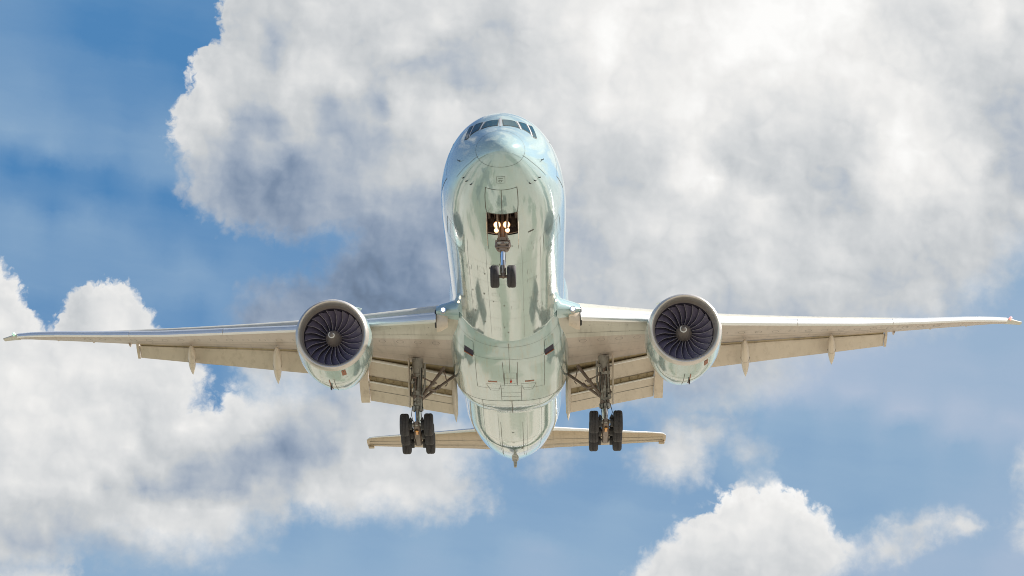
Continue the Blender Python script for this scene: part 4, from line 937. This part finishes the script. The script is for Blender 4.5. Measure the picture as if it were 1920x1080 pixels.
def main_gear(sx):
    X0, Yg = sx*5.53, 37.05; B = MB(); piv = V3(X0, Yg-.1, -5.58)
    B.tube([(X0, Yg, -1.1), (X0, Yg, -2.2), (X0, Yg, -3.5), (X0, Yg, -4.25)], [.34, .30, .27, .30], 18, 0)
    B.lathe([(-4.30, .24), (-4.25, .34), (-4.05, .35), (-3.98, .28)], (X0, Yg, 0), 'Z', 20, 0); B.lathe([(-3.42, .28), (-3.36, .37), (-3.16, .37), (-3.1, .28)], (X0, Yg, 0), 'Z', 20, 0)
    B.lathe([(-2.3, .29), (-2.26, .36), (-2.1, .36), (-2.05, .3)], (X0, Yg, 0), 'Z', 20, 0)
    B.tube([(X0, Yg, -4.2), (X0, Yg, -5.4)], .17, 16, 1)
    B.tube([(X0, Yg-.1, -5.2), (X0, Yg-.1, -5.75)], [.22, .27], 14, 0)
    B.tube([(X0, Yg-.25, -4.2), (X0, Yg-.62, -4.85), (X0, Yg-.32, -5.4)], [.09, .08, .07], 8, 0)
    # hydraulic lines, valves and brackets
    rnd = random.Random(11 if sx < 0 else 12)
    for k in range(9):
        a = X0+rnd.uniform(-.36, .36); y = Yg-.30+rnd.uniform(-.06, .05); z0 = rnd.uniform(-1.6, -2.2); z1 = rnd.uniform(-3.2, -4.3)
        B.tube([(a, y, z0), (a+rnd.uniform(-.08, .08), y-.05, (z0+z1)/2), (a+rnd.uniform(-.06, .06), y, z1)], rnd.uniform(.018, .034), 6, 3 if k % 2 else 2)
    for k in range(13):
        B.box((X0+rnd.uniform(-.33, .33), Yg-.33+rnd.uniform(-.04, .04), rnd.uniform(-4.1, -1.7)), (rnd.uniform(.10, .24), .16, rnd.uniform(.10, .28)), rnd.choice((0, 2, 0)), bev=.03)
    B.tube([(X0-sx*.42, Yg-.1, -1.4), (X0-sx*.44, Yg-.1, -2.6), (X0-sx*.30, Yg-.1, -3.3)], .07, 8, 0); B.tube([(X0+.2, Yg-.3, -1.7), (X0+.24, Yg-.32, -3.4)], .06, 8, 0)
    for k in range(4): B.tube([(X0-.3+.2*k, Yg-.34, -4.05), (X0-.26+.2*k+rnd.uniform(-.1, .1), Yg-.5, -4.65), (X0-.2+.14*k, Yg-.35, -5.15)], .022, 6, 3)
    G = B.build('main_landing_gear', ['gear', 'chrome', 'gear_brown', 'hose'], ROOT, smooth=40)
    # truck beam, front wheels high
    tilt = rad(8.5); dy, dz = math.cos(tilt), -math.sin(tilt)
    B = MB(); R = []
    for t, k in ((-1.75, .5), (-1.45, 1), (-.5, 1.0), (0, 1.25), (.5, 1.0), (1.45, 1), (1.75, .5)):
        c = piv+V3(0, dy*t, dz*t-.10); R.append([c+V3(a*.20*k, -b*dz*0, b*.19*k) for a, b in ((-1, -.6), (-.6, -1), (.6, -1), (1, -.6), (1, .6), (.6, 1), (-.6, 1), (-1, .6))])
    B.loft(R, 0, True, True, True)
    for t in (-1.45, 0, 1.45):
        c = piv+V3(0, dy*t, dz*t-.10); B.lathe([(-.72, .09), (-.3, .10), (.3, .10), (.72, .09)], c, 'X', 14, 1)
        for s in (-1, 1): B.lathe([(s*.26, .12), (s*.26, .30), (s*.42, .30), (s*.42, .12)], c, 'X', 20, 2)
    B.box(piv+V3(0, -1.62*dy, -1.62*dz-.12), (.22, .20, .30), 1, bev=.06); B.box(piv+V3(0, -.8*dy, -.8*dz-.32), (.20, .9, .10), 3, bev=.04)
    for s in (-1, 1):
        B.tube([piv+V3(s*.30, -1.5*dy, -1.5*dz+.22), piv+V3(s*.33, 0, .12), piv+V3(s*.30, 1.5*dy, 1.5*dz+.1)], .045, 8, 2)
        for t in (-1.45, 0, 1.45): B.box(piv+V3(s*.34, t*dy-.2, t*dz+.14), (.14, .3, .22), 2, bev=.04); B.tube([piv+V3(s*.2, t*dy, t*dz+.1), piv+V3(s*.36, t*dy-.28, t*dz+.28), piv+V3(s*.42, t*dy-.3, t*dz)], .022, 6, 4)
    B.build('bogie_beam', ['gear_brown', 'gear', 'dark', 'copper', 'hose'], G, smooth=35)
    for t in (-1.45, 0, 1.45):
        for s in (-1, 1): wheel(G, tuple(piv+V3(s*.70, dy*t, dz*t-.10)), .665, .53)
    for (a, b, r) in (((X0-sx*.25, Yg-.15, -3.50), (sx*3.95, 37.1, -1.62), .105), ((X0-sx*.22, Yg+.15, -3.55), (sx*3.22, 38.0, -1.80), .09)):
        B = MB(); a, b = V3(*a), V3(*b); B.tube([a, a+(b-a)*.5, b], [r, r*.9, r], 10); m = a+(b-a)*.48; B.tube([m-(b-a)*.03, m+(b-a)*.03], r*1.45, 10); B.build('side_brace', ['gear_brown'], G)
    B = MB(); B.tube([(X0-sx*.2, Yg-.2, -2.25), (X0-sx*.8, Yg-.1, -2.5), (X0-sx*1.15, Yg-.05, -2.62)], .045, 8); B.tube([(X0-sx*.3, Yg-.1, -2.9), (X0-sx*1.0, Yg+.1, -3.0)], .08, 8); B.tube([(X0-sx*1.55, Yg, -1.75), (X0-sx*1.75, Yg+.2, -2.6), (X0-sx*1.65, Yg+.1, -2.75)], .035, 6); B.build('lock_link', ['gear_brown'], G)
    B = MB(); R = []                                               # leg door on the outboard side
    for z, hw in ((-1.15, .62), (-1.6, .70), (-3.6, .62), (-3.95, .42)):
        R.append([V3(sx*(6.02-.05*(z+1.15)*-.4)+sx*a, Yg+.05+b*hw, z) for a, b in ((0, -1), (.07, -.98), (.10, 0), (.07, .98), (0, 1), (-.02, 0))])
    B.loft(R, 0, True, True, True); d = B.build('main_gear_door', ['flap'], G, smooth=30)
    for z in (-1.7, -3.3): B = MB(); B.tube([(sx*6.0, Yg-.1, z), (X0+sx*.2, Yg-.1, z-.05)], .05, 6); B.build('door_bracket', ['gear'], G)
for sx in (-1, 1): main_gear(sx)
